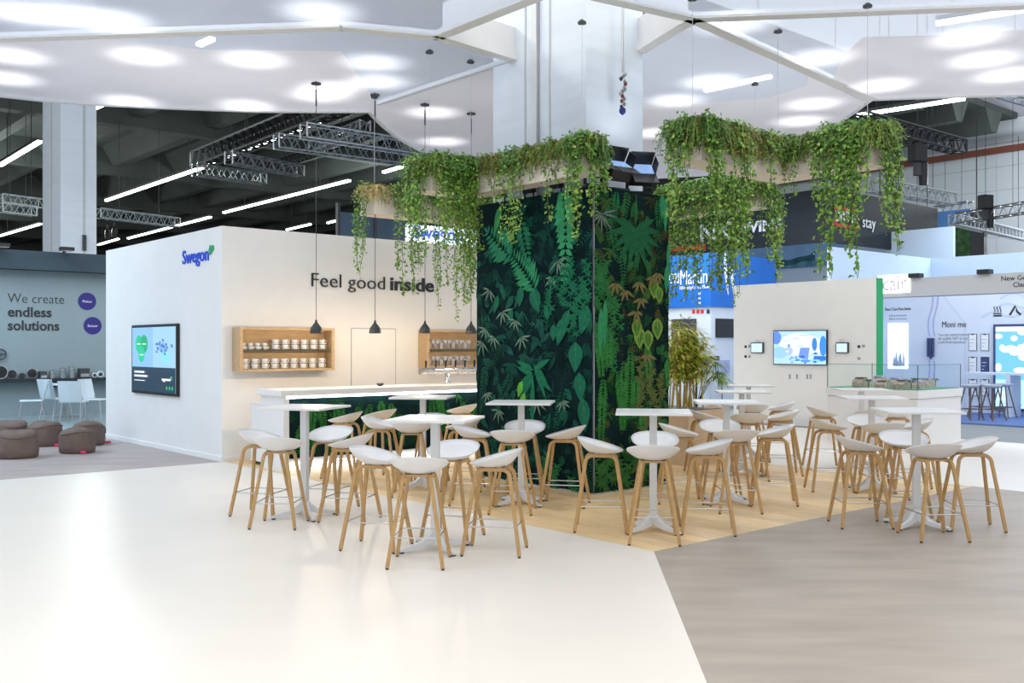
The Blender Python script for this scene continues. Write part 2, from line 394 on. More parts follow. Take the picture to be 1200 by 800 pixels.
# printed landscape: sky, hills and sea on the wall
def ridge(seed, s0, s1, base, amp, n=24):
    rr = random.Random(seed); ph = [rr.uniform(0, 6) for _ in range(4)]
    top = [(s0+(s1-s0)*i/n, base+amp*(.5+.28*math.sin(2.1*i/n*3+ph[0])+.18*math.sin(9*i/n+ph[1])+.06*math.sin(23*i/n+ph[2]))) for i in range(n+1)]
    return top
sa, sb = on(PLn, uL, 868, 300)[0], on(PLn, uL, 990, 300)[0]
part('sky_print', MB().box(sa, sb, -.006, 0, 4.33, 5.2), mat('sky_print', (.25, .45, .72), .6, var=.12, scale=1.2), wl)
part('hill_print', MB().prism(ridge(3, sa, sa+3.0, 4.45, .55)+[(sa+3.0, 4.34), (sa, 4.34)], -.012, -.004, 'y'), mat('hill_print', (.03, .13, .16), .6, var=.4, scale=3), wl)
part('hill_print', MB().prism(ridge(5, sa+1.5, sb, 4.38, .22)+[(sb, 4.34), (sa+1.5, 4.34)], -.016, -.004, 'y'), mat('hill_print2', (.12, .3, .42), .6, var=.4, scale=3), wl)
# hanging banner with blue sky and a green hill
PS = Vector((18, 40, 0))
bn = thing('landscape_banner', 'hanging banner printed with a green wooded hill under blue sky', 'banner', PS, rL)
s0, z1 = on(PS, uL, 1090, 252); s1, z0 = on(PS, uL, 1137, 302)
part('banner_cloth', MB().box(s0, s1, 0, .05, z0, z1+.1), mat('banner_sky', (.10, .27, .62), .6, var=.2, scale=.6), bn)
part('printed_hill', MB().prism([(s0, z0), (s0, z0+.7)]+[(s0+(s1-s0)*i/8, z0+.7+1.05*(i/8)**.8+.05*math.sin(i*3)) for i in range(1, 9)]+[(s1, z0)], -.02, 0, 'y'), mat('banner_hill', (.035, .10, .03), .7, var=.6, scale=4), bn)
part('banner_side', MB().box(s1, s1+.55, 0, .3, z0, z1), M['dark'], bn)
# ---------------------------------------------------------------- hall: ceiling with beams, far walls, columns
ZC = 13.0
ceil = struct(MB().prism([tuple(ab(a, b)[:2]) for a, b in ((-30, 13), (80, 13), (80, 112), (-30, 112))], ZC, ZC+.3).build('ceiling', M['concrete']))
mb_main = MB().box(-30, 80, -.35, .35, ZC-1.5, ZC).mesh('beam', M['concrete'])
for b in (24, 37, 50, 63, 76, 89, 102):
    inst('beam', mb_main, ceil, ab(0, b), (0, 0, AX))
rib = MB()
prof = [(-.9, ZC), (-.28, ZC-1.05), (.28, ZC-1.05), (.9, ZC)]
vs = [(x, y, z) for y in (13, 112) for x, z in prof]
rib.add(vs, [(0, 1, 5, 4), (1, 2, 6, 5), (2, 3, 7, 6), (0, 3, 2, 1), (4, 5, 6, 7)])
ribm = rib.mesh('beam', M['concrete'])
for i in range(30):
    inst('beam', ribm, ceil, ab(-28+i*3.6, 0), (0, 0, AX))
wallbox('wall_hall_far', ab(0, 108), AX, -30, 80, 0, ZC, M['concrete'], .4)
# tall hall wall of grey panels
PW = ab(43, 0)
hw = struct(MB().box(-112, 60, .05, .4, -.05, 14.5).build('wall_hall', M['ink_grey'], loc=PW, rz=rL))
hp = MB().box(0, 7.985, 0, .05, 0, 1.165).mesh('wall_panel', M['hall_wall'])
for i in range(14):
    for k in range(11):
        inst('wall_panel', hp, hw, (-62+i*8, 0, .1+k*1.18))
part('orange_rail', MB().box(-60, 40, -1.2, -.9, 11.2, 11.5), M['orange'], hw)
# hall columns, clad white
def column(name, P, wa, wb_, z0, z1):
    o = struct(MB().box(0, wa, 0, wb_, z0, z1).build(name, M['column'], loc=P, rz=AX))
    return o
cc = column('column_centre', ab(.3, .42), 1.0, 1.74, 0, ZC)
for y in (.62, 1.08):   # cladding joints on the long face
    part('cladding_joint', MB().box(-.012, 0, y, y+.02, 3.4, ZC), M['fascia'], cc)
part('cable_duct', MB().box(-.05, 0, .84, .92, 3.4, ZC), M['metal_white'], cc)
part('duct_groove', MB().box(-.03, 0, .82, .84, 3.4, ZC), M['ink_grey'], cc)
pcx = gp(71, 300, 1.7+105*26/F)
PCl = Vector(((71-600)/F*26, 26, 0))
wa = wp(113, 400, PCl, E1)[0]; wbl = -wp(50, 400, PCl, uL)[0]
cl = column('column_left', PCl, wa, wbl, 0, ZC)
part('cladding_joint', MB().box(wa*.62, wa*.64, -.01, 0, 3, ZC), M['fascia'], cl)
part('cladding_joint', MB().box(wa*.66, wa*.68, -.01, 0, 3, ZC), M['fascia'], cl)
part('cladding_joint', MB().box(-.01, 0, wbl*.45, wbl*.5, 3, ZC), M['fascia'], cl)
for k in range(6): part('switch_box', MB().box(wa*.6, wa*.7, -.06, 0, 4.25+k*.07, 4.31+k*.07), M['dark'], cl)
# ================================================================ FABRIC CANOPY
ZK = 5.4
cano = thing('fabric_canopy', 'wide white stretched fabric canopy hung over the stand around the column', 'canopy', (0, 0, ZK))
def kp(px, py): p = gp(px, py, ZK); return (p.x, p.y)
LV, RV, AF, AB = (513, 43), (812, 22), (655, -14), (690, 97)
def fab(name, pts, dense):
    pts = [kp(*p) if len(p) == 2 else p[:2] for p in pts]
    mb = MB(); mb.add([(x, y, 0) for x, y in pts], [tuple(range(len(pts)))])
    return mb.build(name, M['fabric_dense' if dense else 'fabric_sheer'], cano, tri=True)
W3 = lambda x, y: (x, y, 0)
fab('fabric_panel', [(-250, 54), (113, 43.5), (400, 32), LV, AF, W3(.6, 6), W3(-9, 6)], False)
fab('fabric_panel', [(113, 43.5), (400, 32), LV, (602, 70), (443, 122), (400, 60), (233, 58)], False)
fab('fabric_panel', [(-250, 54), (113, 43.5), (233, 58), (400, 60), (443, 122), (432, 131), (400, 131.2), (300, 130.7), (200, 127), (115, 123), (50, 118), (0, 112.6), (-120, 96), (-250, 76)], True)
fab('fabric_panel', [(443, 122), (602, 70), AB, (690, 213), (600, 206), (550, 196), (515, 185.7), (495, 177.5), (476.7, 168), (463, 159.5), (450, 149), (440, 139.5), (432, 131)], True)
fab('fabric_panel', [AB, RV, (950, 84), (945, 100), (900, 115), (760, 125)], False)
fab('fabric_panel', [AB, (760, 125), (900, 115), (945, 100), (950, 84), (1021, 117), (975, 150), (930, 176), (850, 204), (690, 213)], True)
fab('fabric_panel', [RV, (1300, 3), (1300, 28), (1100, 41), (1012, 43), (990, 63), (975, 94)], False)
fab('fabric_panel', [(975, 94), (990, 63), (1012, 43), (1100, 41), (1300, 28), (1480, 90), (1400, 107), (1300, 110), (1200, 111.5), (1100, 114), (1021, 117)], True)
fab('fabric_panel', [AF, RV, (1300, 3), W3(9, 6), W3(.6, 6)], False)
def strip(p, q, w=.09, z0=-.02, z1=.05, m='plastic', name='seam_profile'):
    p = Vector((*kp(*p), 0)) if len(p) == 2 else Vector(p); q = Vector((*kp(*q), 0)) if len(q) == 2 else Vector(q)
    part(name, MB().bar([p+Vector((0, 0, (z0+z1)/2)), q+Vector((0, 0, (z0+z1)/2))], w, z1-z0, (0, 0, 1)), M[m], cano)
for p, q in (((-250, 54), (400, 32)), ((400, 32), LV), (LV, AF), (AF, RV), (LV, AB), (AB, RV), (RV, (1021, 117)), (RV, (1300, 3))):
    strip(p, q, .16)
for p, q in (((602, 70), (443, 122)),): strip(p, q, .03, m='fascia')
edge = [(-250, 76), (-120, 96), (0, 112.6), (50, 118), (115, 123), (200, 127), (300, 130.7), (400, 131.2), (432, 131), (440, 139.5), (450, 149), (463, 159.5), (476.7, 168), (495, 177.5), (515, 185.7), (550, 196), (600, 206), (690, 213), (850, 204), (930, 176), (975, 150), (1021, 117), (1100, 114), (1200, 111.5), (1300, 110), (1400, 107), (1480, 90)]
ep = [Vector((*kp(*p), 0)) for p in edge]
part('edge_profile', MB().bar([p+Vector((0, 0, .02)) for p in ep], .05, .07, (0, 0, 1)), M['metal_white'], cano)
# upright flange round the column opening
fl = MB()
op = [Vector((*kp(*p), 0)) for p in (LV, AF, RV, AB)]
cen = sum(op, Vector())/4
for i in range(4):
    a, b = op[i], op[(i+1) % 4]
    a, b = a+(cen-a)*.04, b+(cen-b)*.04
    fl.bar([a+Vector((0, 0, .2)), b+Vector((0, 0, .2))], .012, .4, (0, 0, 1))
part('opening_flange', fl, M['plastic'], cano)
# spotlights above the fabric; they shine down through it and draw the bright ovals
BL = [(75, 18), (135, 24), (15, 66), (12, 92), (172, 66), (300, 70), (385, 104), (375, 112), (290, 124), (150, 119), (375, 14), (440, 74), (440, 96), (505, 132), (520, 166),
      (960, 68), (1035, 100), (1150, 70), (1180, 88), (955, 122), (935, 142), (862, 28), (1135, 44), (790, 118), (770, 156), (835, 96), (30, 15)]
for px, py in BL:
    x, y = kp(px, py); x = x+R.uniform(-.05, .05)
    lamp('canopy_spotlight', 'SPOT', (x, y, ZK+.7), 72, (1, .95, .88), (0, 0, 0), spot=math.radians(86), blend=1, radius=.06)

# ================================================================ PLANT-PRINTED BLOCK
HG = 3.52; LA, LB = 1.30, 2.13
blk = thing('plant_printed_block', 'tall block around the column clad in jungle plant print', 'partition', ab(0, 0), AX)
part('core', MB().box(.01, LA, .01, LB, 0, HG-.01), M['ground'], blk)
class Print:      # a flat print made of leaf outlines, lying on a panel; x along the wall, z up
    def __init__(s, x0, x1, z0, z1): s.mb = MB(); s.y = 0.0; s.b = (x0, x1, z0, z1); s.k = 0
    def poly(s, pts, col):
        x0, x1, z0, z1 = s.b
        pts = [(min(max(x, x0), x1), min(max(z, z0), z1)) for x, z in pts]
        if max(p[0] for p in pts)-min(p[0] for p in pts) < .004 or max(p[1] for p in pts)-min(p[1] for p in pts) < .004: return
        s.k += 1; y = -.0006-s.k*.000004
        s.mb.add([(x, y, z) for x, z in pts], [tuple(range(len(pts)))], col)
    def leaf(s, x, z, ang, L, w, col, mid=None, n=3):
        c, q = math.cos(ang), math.sin(ang)
        s.poly([(x+u*c-v*q, z+u*q+v*c) for u, v in leaf_poly(L, w, n)], col)
        if mid:
            s.poly([(x+u*c-v*q, z+u*q+v*c) for u, v in ((.03*L, -.02*w), (.9*L, 0), (.03*L, .05*w))], mid)
    def frond(s, x, z, ang, L, n, ll, col, w=.22, curve=0.0, taper=.7):
        for i in range(n):
            t = i/(n-1); a = ang+curve*t
            px = x+math.cos(ang+curve*t*.5)*L*t; pz = z+math.sin(ang+curve*t*.5)*L*t
            l = ll*(1-taper*t)*(.55+.45*min(1, t*5))
            k = 1+R.uniform(-.18, .12)
            cc = tuple(max(0, v*k) for v in col)
            for sd in (-1, 1):
                s.leaf(px, pz, a+sd*R.uniform(1.0, 1.2), l, l*w*1.25, cc, n=2)
        s.leaf(x+math.cos(ang+curve*.5)*L, z+math.sin(ang+curve*.5)*L, ang+curve, ll*.4, ll*.12, col, n=2)
    def rosette(s, x, z, n, L, w, col, col2=None, spread=2.6, base=-PI/2):
        for i in range(n):
            a = base+spread*((i+.5)/n-.5)+R.uniform(-.15, .15); l = L*R.uniform(.65, 1)
            s.leaf(x, z, a, l, w, col, n=3)
            if col2:
                c, q = math.cos(a), math.sin(a)
                for v0 in (.25, -.25): s.leaf(x-q*v0*w*.6, z+c*v0*w*.6, a, l*.92, w*.18, col2, n=2)
    def lobed(s, x, z, ang, L, col):       # split-leaf philodendron
        for i, t in enumerate((-2.3, -1.8, -1.3, -.85, -.4, 0, .4, .85, 1.3, 1.8, 2.3)):
            s.leaf(x, z, ang+t*.82, L*(1-.13*abs(t))*R.uniform(.9, 1.08), L*.17, col, (col[0]*1.5, col[1]*1.35, col[2]*1.4))
    def fill(s, n, pal, zmin=None):
        x0, x1, z0, z1 = s.b
        for i in range(n):
            x, z = R.uniform(x0, x1), R.uniform(z0, z1); c = R.choice(pal); k = R.uniform(.45, 1.1)
            c = tuple(v*k for v in c); t = R.random()
            if t < .3: s.frond(x, z, R.uniform(-2.5, -.6), R.uniform(.18, .4), R.randint(7, 11), R.uniform(.05, .1), c)
            elif t < .5: s.rosette(x, z, R.randint(4, 8), R.uniform(.1, .24), R.uniform(.018, .04), c, spread=R.uniform(1.6, 4))
            else: s.leaf(x, z, R.uniform(-2.6, -.5), R.uniform(.08, .26), R.uniform(.04, .12), c, tuple(v*1.6 for v in c))
TEAL = [(.010, .07, .055), (.014, .10, .07), (.006, .045, .035), (.008, .06, .04), (.01, .035, .038), (.006, .026, .028), (.012, .08, .05)]
WARM = [(.01, .06, .022), (.02, .10, .03), (.03, .12, .035), (.012, .045, .02), (.05, .12, .03), (.05, .05, .02)]
BRT = (.045, .29, .12); MIDG = (.03, .22, .10); LIME = (.28, .42, .06); SILV = (.30, .38, .30)
# left face: local x runs along the wall from -LB to 0
lf = D.objects.new('print_panel', MB().box(-LB, 0, 0, .01, 0, HG).mesh('print_panel', M['ground'])); COL.objects.link(lf); lf.parent = blk; lf.rotation_euler = (0, 0, -PI/2)
PGl = ab(0, 0)
def L_(px, py): return wp(px, py, PGl, uL)
def R_(px, py): return wp(px, py, PGl, E1)
A = Print(-LB, 0, .01, HG-.01)
A.fill(420, TEAL)
for px, py in ((600, 440), (580, 520), (640, 545), (620, 480), (660, 460), (685, 520), (570, 430), (655, 560)):
    x, z = L_(px, py); A.frond(x, z, R.uniform(-2.2, -.9), .5, 14, .13, (.012, .09, .055))
A.fill(150, TEAL[:2]+[(.012, .10, .06), (.008, .03, .035), (.006, .03, .03)])
x, z = L_(668, 222); A.frond(x-.12, z, -1.2, .55, 8, .22, MIDG, w=.4, curve=-.5)
x, z = L_(661, 228); A.frond(x, z, -1.42, .98, 13, .26, BRT, w=.42, curve=-.25)
x, z = L_(628, 338); A.frond(x, z, 2.2, .62, 12, .32, (.035, .25, .11), w=.2, curve=.3)
x, z = L_(600, 300); A.frond(x, z, 2.5, .55, 9, .34, (.03, .22, .11), w=.26)
x, z = L_(612, 262); A.frond(x, z, -1.3, .5, 9, .2, (.02, .17, .09), w=.35)
x, z = L_(588, 240); A.leaf(x, z, -1.9, .4, .12, (.06, .30, .10), n=4)
for px, py, L, w, a in ((612, 345, .26, .13, -1.7), (625, 350, .34, .2, -1.2), (585, 355, .25, .1, -1.9), (640, 365, .2, .1, -1.3), (662, 386, .35, .17, -1.9), (650, 388, .2, .12, -1.6), (676, 415, .36, .24, -1.6), (680, 450, .34, .2, -1.5), (684, 482, .4, .2, -1.45), (690, 372, .36, .2, -1.9), (600, 368, .2, .1, -1.6), (668, 375, .3, .14, -2.0)):
    x, z = L_(px, py); A.leaf(x, z+L*.4, a, L, w, (.016, .14, .075), (.03, .2, .11), n=5)
for px, py in ((570, 385), (580, 395), (566, 400), (605, 375), (612, 395), (655, 305), (648, 325), (590, 365), (572, 460), (585, 480), (660, 470), (630, 470), (575, 340)):
    x, z = L_(px, py); A.rosette(x, z, 5, R.uniform(.18, .3), .035, (.02, .08, .05), SILV, spread=3.2, base=R.uniform(-2.2, -1))
x, z = L_(627, 425)
for a, l in ((2.8, .35), (2.9, .3), (-2.5, .42), (-2.2, .4), (-.6, .4), (-.8, .42), (-1.1, .5), (.4, .3), (-1.6, .75)):
    A.leaf(x+R.uniform(-.03, .03), z+R.uniform(-.16, .05), a, l, .085, (.014, .15, .075), (.03, .25, .12), n=4)
for px, py in ((613, 446), (616, 460)): 
    x, z = L_(px, py); A.leaf(x, z, -1.9, .22, .11, (.10, .38, .05), (.3, .5, .1), n=4)
for px, py in ((660, 330), (676, 345), (668, 318), (686, 320), (690, 345), (648, 340), (672, 365)):
    x, z = L_(px, py)
    for k in range(9): A.rosette(x+R.uniform(-.07, .07), z-.05*k+.15, 5, .09, .02, (.016, .15, .072), spread=4.5)
for px, py in ((655, 545), (640, 530), (672, 560), (595, 500)):
    x, z = L_(px, py)
    for k in range(6): A.rosette(x+R.uniform(-.1, .1), z-.06*k, 6, .12, .02, (.025, .17, .06), spread=4)
part('plant_print', A.mb, M['print'], lf)['kind'] = 'stuff'
part('panel_edge', MB().box(-.012, 0, -.006, 0, 0, HG), M['dark'], lf)
# right face
rf = D.objects.new('print_panel', MB().box(0, LA, 0, .01, 0, HG).mesh('print_panel', M['ground'])); COL.objects.link(rf); rf.parent = blk
B = Print(0, LA, .01, HG-.01)
B.fill(430, WARM)
for px, py, l in ((712, 240, .5), (722, 225, .3), (735, 222, .5), (716, 265, .4), (728, 290, .5), (770, 235, .4), (704, 300, .5), (712, 340, .5), (750, 530, .3), (760, 470, .4)):
    x, z = R_(px, py); B.frond(x, z, R.uniform(-1.8, -1.3), l, 14, .1, (.025, .17, .06))
x, z = R_(744, 268); B.lobed(x, z, -1.5, .58, (.017, .115, .048)); B.leaf(x, z, 1.55, .5, .02, (.03, .2, .08))
x, z = R_(704, 250); B.rosette(x, z, 9, .3, .035, (.03, .06, .045), SILV, spread=4)
for px, py in ((698, 310), (706, 322), (700, 340), (712, 350), (722, 365), (702, 395), (708, 402), (716, 415)):
    x, z = R_(px, py)
    for k in range(9): B.rosette(x+R.uniform(-.09, .09), z-.04*k+.16, 5, .10, .024, (.02+.015*R.random(), .155, .045), spread=4.5)
for px, py, l in ((730, 425, .95), (738, 412, .95), (724, 435, .8), (706, 445, .9), (745, 440, .6), (700, 390, .6), (712, 385, .5), (757, 405, .5), (752, 480, .5), (782, 420, .4)):
    x, z = R_(px, py); B.frond(x, z, -1.55+R.uniform(-.1, .1), l*.8, 22, .11, (.035, .18, .04), w=.3, taper=.4)
for px, py in ((750, 430), (760, 445), (765, 470), (755, 495), (748, 465), (768, 495), (772, 450)):
    x, z = R_(px, py)
    for k in range(6): B.rosette(x+R.uniform(-.08, .08), z-.06*k+.12, 5, .10, .03, (.09, .12, .035), spread=4)
for px, py, r in ((748, 395, .13), (758, 398, .12), (769, 385, .13), (745, 385, .12), (765, 338, .12), (771, 345, .10)):
    x, z = R_(px, py); B.leaf(x, z+r, -1.55, r*2.1, r*1.55, (.17, .27, .05), n=6); B.leaf(x, z+r*.75, -1.55, r*1.5, r*.9, (.06, .17, .03), (.3, .4, .1), n=6)
for px, py in ((720, 332), (732, 340), (748, 330), (750, 350), (763, 325), (744, 365), (770, 320), (757, 415)):
    x, z = R_(px, py); B.rosette(x, z, 4, .2, .05, (.10, .065, .03), (.25, .28, .09), spread=3)
for px, py, L in ((775, 240, .4), (779, 250, .45), (783, 300, .5), (703, 380, .6), (708, 370, .6), (780, 330, .35)):
    x, z = R_(px, py); B.leaf(x, z+.2, -1.6, L, .09, (.035, .25, .10), (.08, .35, .15), n=5)
for px, py in ((755, 525), (700, 560), (712, 555), (730, 560), (722, 545), (755, 555)):
    x, z = R_(px, py)
    for k in range(6): B.rosette(x+R.uniform(-.12, .12), z-.05*k+.2, 6, .13, .025, (.035, .13, .03), spread=4)
part('plant_print', B.mb, M['print'], rf)['kind'] = 'stuff'
part('panel_edge', MB().box(0, .012, -.006, 0, 0, HG), M['ink_grey'], rf)
part('base_rail', MB().box(-.01, LA, -.012, 0, 0, .02), M['alu'], rf)
part('base_rail', MB().box(-LB, .01, -.012, 0, 0, .02), M['alu'], lf)
# floodlights on top of the block
def floodlight(P, rz, tilt, label, sc=.78):
    t = thing('floodlight', label, 'floodlight', P, rz, 'floodlights standing on the plant printed block')
    t.scale = (sc,)*3
    part('base_plate', MB().box(-.12, .12, -.1, .1, 0, .03), M['black_metal'], t)
    part('yoke', MB().box(-.17, -.155, -.02, .02, .03, .26).box(.155, .17, -.02, .02, .03, .26).box(-.17, .17, -.02, .02, .03, .045), M['black_metal'], t)
    hd = MB(); c, q = math.cos(tilt), math.sin(tilt)
    def rot(y, z): return (y*c-z*q, .24+y*q+z*c)
    def rb(mb, x0, x1, y0, y1, z0, z1):
        vs = [(x, *rot(y, z)) for z in (z0, z1) for x, y in ((x0, y0), (x1, y0), (x1, y1), (x0, y1))]
        mb.add(vs, [(3, 2, 1, 0), (4, 5, 6, 7), (0, 1, 5, 4), (1, 2, 6, 5), (2, 3, 7, 6), (3, 0, 4, 7)]); return mb
    part('housing', rb(MB(), -.15, .15, -.1, .1, -.09, .09), M['black_metal'], t, bev=.01)
    part('lens', rb(MB(), -.135, .135, -.085, .085, .09, .1), M['flood_blue'], t)
    part('barn_door', rb(rb(MB(), -.15, .15, .1, .108, .09, .27), -.15, .15, -.27, -.1, .09, .1), M['black_metal'], t)
    part('barn_door', rb(MB(), .15, .157, -.08, .08, .08, .24), M['black_metal'], t)
    return t
for a, b, rz, ti, nm in ((.14, .14, AX+.15, .5, 'black floodlight with open barn doors on the block corner, beside the ivy'), (.52, .13, AX-.1, .55, 'middle black floodlight with open barn doors on the plant block'), (.93, .13, AX-.5, .8, 'tilted black floodlight on the block end near the open planter'),
                         (.13, .75, AX-PI/2, .5, 'black floodlight partly veiled by ivy, second from the block corner'), (.13, 1.25, AX-PI/2, .5, 'black floodlight under the planter above the fern print'), (.13, 1.8, AX-PI/2, .5, 'black floodlight at the bar end of the plant block')):
    floodlight(ab(a, b, HG), rz, ti if b < .5 else .25, nm, 1.0 if b < .5 else .5)
# ================================================================ HANGING PLANTERS WITH IVY
ZB, HT = 3.62, .37
KA = lambda a: (a+8.01)*.871-8.01
KB = lambda b: (b+7.93)*.871-7.93
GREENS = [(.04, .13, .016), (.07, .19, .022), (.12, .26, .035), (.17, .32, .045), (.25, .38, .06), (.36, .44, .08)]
def ivy_leaf(mb, p, d, n, s, col):
    d = d.normalized(); x = d.cross(n); x = x.normalized() if x.length > 1e-3 else Vector((1, 0, 0)); n2 = x.cross(d)
    q = [(0, 0, 0), (.45, .15, -.06), (.30, .55, 0), (0, 1.0, -.10), (-.30, .55, 0), (-.45, .15, -.06)]
    vs = [p+s*(x*u+d*v+n2*w) for u, v, w in q]
    mb.add(vs, [(0, 1, 2, 3), (0, 3, 4, 5)], col)
def strand_mesh(seed, L, dens=1.0, lo=0):
    rr = random.Random(seed); mb = MB(); st = []
    p = Vector((0, .12, .03)); st.append(p.copy()); x = 0
    out = [Vector((0, -.02, .09)), Vector((0, -.09, .04))]
    st += out; z = 0; sx = rr.uniform(-.03, .03); n = int(L/.09)
    for i in range(1, n+1):
        sx += rr.uniform(-.022, .022); st.append(Vector((sx, -.1+rr.uniform(-.025, .015)-.03*min(1, i/n), .03-L*i/n)))
    for i in range(len(st)-1):
        a, b = st[i], st[i+1]
        k = 6.5 if i > 1 else 3
        t_ = i/len(st)
        for j in range(int(k*dens+rr.random())):
            t = rr.random(); p = a.lerp(b, t); sp = .075*(1-.55*t_)
            d = Vector((rr.uniform(-1, 1), rr.uniform(-1, .5), rr.uniform(-1.1, .25)))
            p2 = p+Vector((rr.uniform(-sp, sp), rr.uniform(-sp, sp*.6), rr.uniform(-.03, .03)))
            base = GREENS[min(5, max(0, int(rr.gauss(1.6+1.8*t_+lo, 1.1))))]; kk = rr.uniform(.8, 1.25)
            ivy_leaf(mb, p2, d, Vector((rr.uniform(-.5, .5), -1, rr.uniform(.1, 1))), rr.uniform(.026, .048), tuple(v*kk*1.2 for v in base))
    mb2 = MB(); mb2.tube(st, .004, 3)
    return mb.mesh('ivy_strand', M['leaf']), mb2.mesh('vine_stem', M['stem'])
STR = [strand_mesh(100+i, l, d, lo) for i, (l, d, lo) in enumerate([(.30, 1.3, 0), (.38, 1.2, -.5), (.5, 1.3, 0), (.6, 1.1, .4), (.75, 1.2, 0), (.85, 1.1, .6), (1.0, 1.1, .2), (1.15, 1.0, .6), (1.35, .95, .8), (1.6, .8, .9)])]
def tuft_mesh(seed, col, n=150, L=.38):
    rr = random.Random(seed); mb = MB()
    for i in range(n):
        a = rr.uniform(-PI, 0) if rr.random() < .75 else rr.uniform(0, PI); l = L*rr.uniform(.5, 1.1); hgt = rr.uniform(.3, 1.0)
        ox, oy = rr.gauss(0, .09), rr.gauss(0, .05); p0 = Vector((ox, oy, 0)); k = rr.uniform(.6, 1.5); c = tuple(v*k for v in col)
        pts = []
        for j in range(4):
            t = j/3; pts.append(p0+Vector((math.cos(a)*l*.75*t, math.sin(a)*l*.6*t, l*(hgt*1.0*t-1.25*t*t))))
        for j in range(3):
            s = Vector((-math.sin(a), math.cos(a), 0))*.004
            mb.add([pts[j]-s, pts[j]+s, pts[j+1]+s, pts[j+1]-s], [(0, 1, 2, 3)], c)
            for m_ in range(5):   # needle-like leaflets
                q = pts[j].lerp(pts[j+1], rr.random()); d = Vector((rr.uniform(-1, 1), rr.uniform(-1, 1), rr.uniform(-.6, .8))).normalized()*rr.uniform(.025, .05)
                e = d.cross(Vector((0, -1, .4))).normalized()*.007
                mb.add([q, q+d*.5+e, q+d, q+d*.5-e], [(0, 1, 2, 3)], c)
    return mb.mesh('fern_tuft', M['leaf'])
TUFT = [tuft_mesh(1, (.14, .21, .03)), tuft_mesh(2, (.27, .26, .05)), tuft_mesh(3, (.08, .19, .025)), tuft_mesh(4, (.18, .26, .04)), tuft_mesh(5, (.5, .4, .16), 120, .3)]
def planter(label, trays, sprays, cables):
    """trays: list of (a0,a1,b0,b1); sprays: (edge start ab, edge end ab, outward angle, lengths weights, n strands, n tufts)"""
    trays = [(KA(a0), KA(a1), KB(b0), KB(b1)) for a0, a1, b0, b1 in trays]; cables = [(KA(a), KB(b)) for a, b in cables]
    sprays = [((KA(p[0]), KB(p[1])), (KA(q[0]), KB(q[1])), *r) for p, q, *r in sprays]
    org = ab(trays[0][0], trays[0][2], ZB)
    t = thing('hanging_planter', label, 'planter', org, AX, 'planters hung around the column')
    a00, b00 = trays[0][0], trays[0][2]
    for a0, a1, b0, b1 in trays:
        x0, x1, y0, y1 = a0-a00, a1-a00, b0-b00, b1-b00
        part('tray', MB().box(x0, x1, y0, y0+.03, 0, HT).box(x0, x1, y1-.03, y1, 0, HT).box(x0, x0+.03, y0+.03, y1-.03, 0, HT).box(x1-.03, x1, y0+.03, y1-.03, 0, HT).box(x0+.03, x1-.03, y0+.03, y1-.03, 0, .03), M['tray'], t)
        part('soil', MB().box(x0+.03, x1-.03, y0+.03, y1-.03, HT-.12, HT-.05), M['darkwood'], t)
    for (p, q, ang, lens, ns, nt, tk, bare) in sprays:
        for i in range(ns):
            u = (i+R.uniform(.05, .95))/ns
            if any(lo < u < hi for lo, hi in bare) and R.random() < .88: continue
            a, b = p[0]+(q[0]-p[0])*u-a00, p[1]+(q[1]-p[1])*u-b00
            k = R.choice(lens); me, sm = STR[k]
            rz = ang+R.uniform(-.35, .35); sc = R.uniform(.85, 1.15)
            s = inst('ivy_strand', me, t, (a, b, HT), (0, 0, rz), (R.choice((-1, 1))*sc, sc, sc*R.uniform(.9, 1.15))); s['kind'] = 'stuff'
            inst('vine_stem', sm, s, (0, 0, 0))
        for i in range(nt):
            u = (i+R.uniform(.1, .9))/nt
            a, b = p[0]+(q[0]-p[0])*u-a00, p[1]+(q[1]-p[1])*u-b00
            inst('fern_tuft', TUFT[R.choice(tk)], t, (a-.1*math.sin(ang), b+.1*math.cos(ang), HT+R.uniform(-.02, .05)), (0, 0, ang+R.uniform(-.5, .5)), [R.uniform(.6, .95)]*3)['kind'] = 'stuff'
    for a, b in cables:
        part('cable', MB().tube([(a-a00, b-b00, HT-.1), (a-a00, b-b00, ZK-ZB)], .0035, 4), M['alu'], t)
        part('ceiling_cap', MB().lathe([(.05, 0), (.05, .02), (.015, .05)], 12, (a-a00, b-b00, ZK-ZB-.045)), M['dark'], t)
    return t
H = PI/2
# front planter over the block: one bar along the block's long face, one turning off towards the wall lettering
planter('ivy planter above the long face of the plant printed block', [(.9, 1.2, 1.08, 3.85), (.2, .9, 3.4, 3.85)],
        [((.9, 1.08), (.9, 3.4), -H, [0, 0, 1, 2, 3, 4, 5], 22, 26, (0, 1, 3), [(.10, .36), (.46, .56), (.68, .80)]), ((.9, 2.15), (.9, 2.6), -H, [6, 7], 5, 0, (0,), []), ((.9, 1.06), (.9, 1.14), -H, [4, 5, 6, 7], 5, 2, (2,), []), ((.88, 1.08), (1.2, 1.08), 0, [1, 2, 3, 4], 9, 4, (2, 0), []),
         ((.2, 3.4), (.95, 3.4), 0, [0, 1, 2, 3, 4, 5, 6], 26, 12, (0, 2, 3), []), ((.45, 3.4), (.95, 3.4), 0, [7, 8, 9], 16, 0, (0,), []), ((.2, 3.85), (.2, 3.4), -H, [2, 3, 4, 5, 6], 12, 4, (2, 3), []), ((1.05, 1.2), (1.05, 3.6), -H, [0, 1], 14, 14, (0, 2, 3, 1), [])],
        [(1.05, 1.25), (1.05, 3.6), (.3, 3.6)])
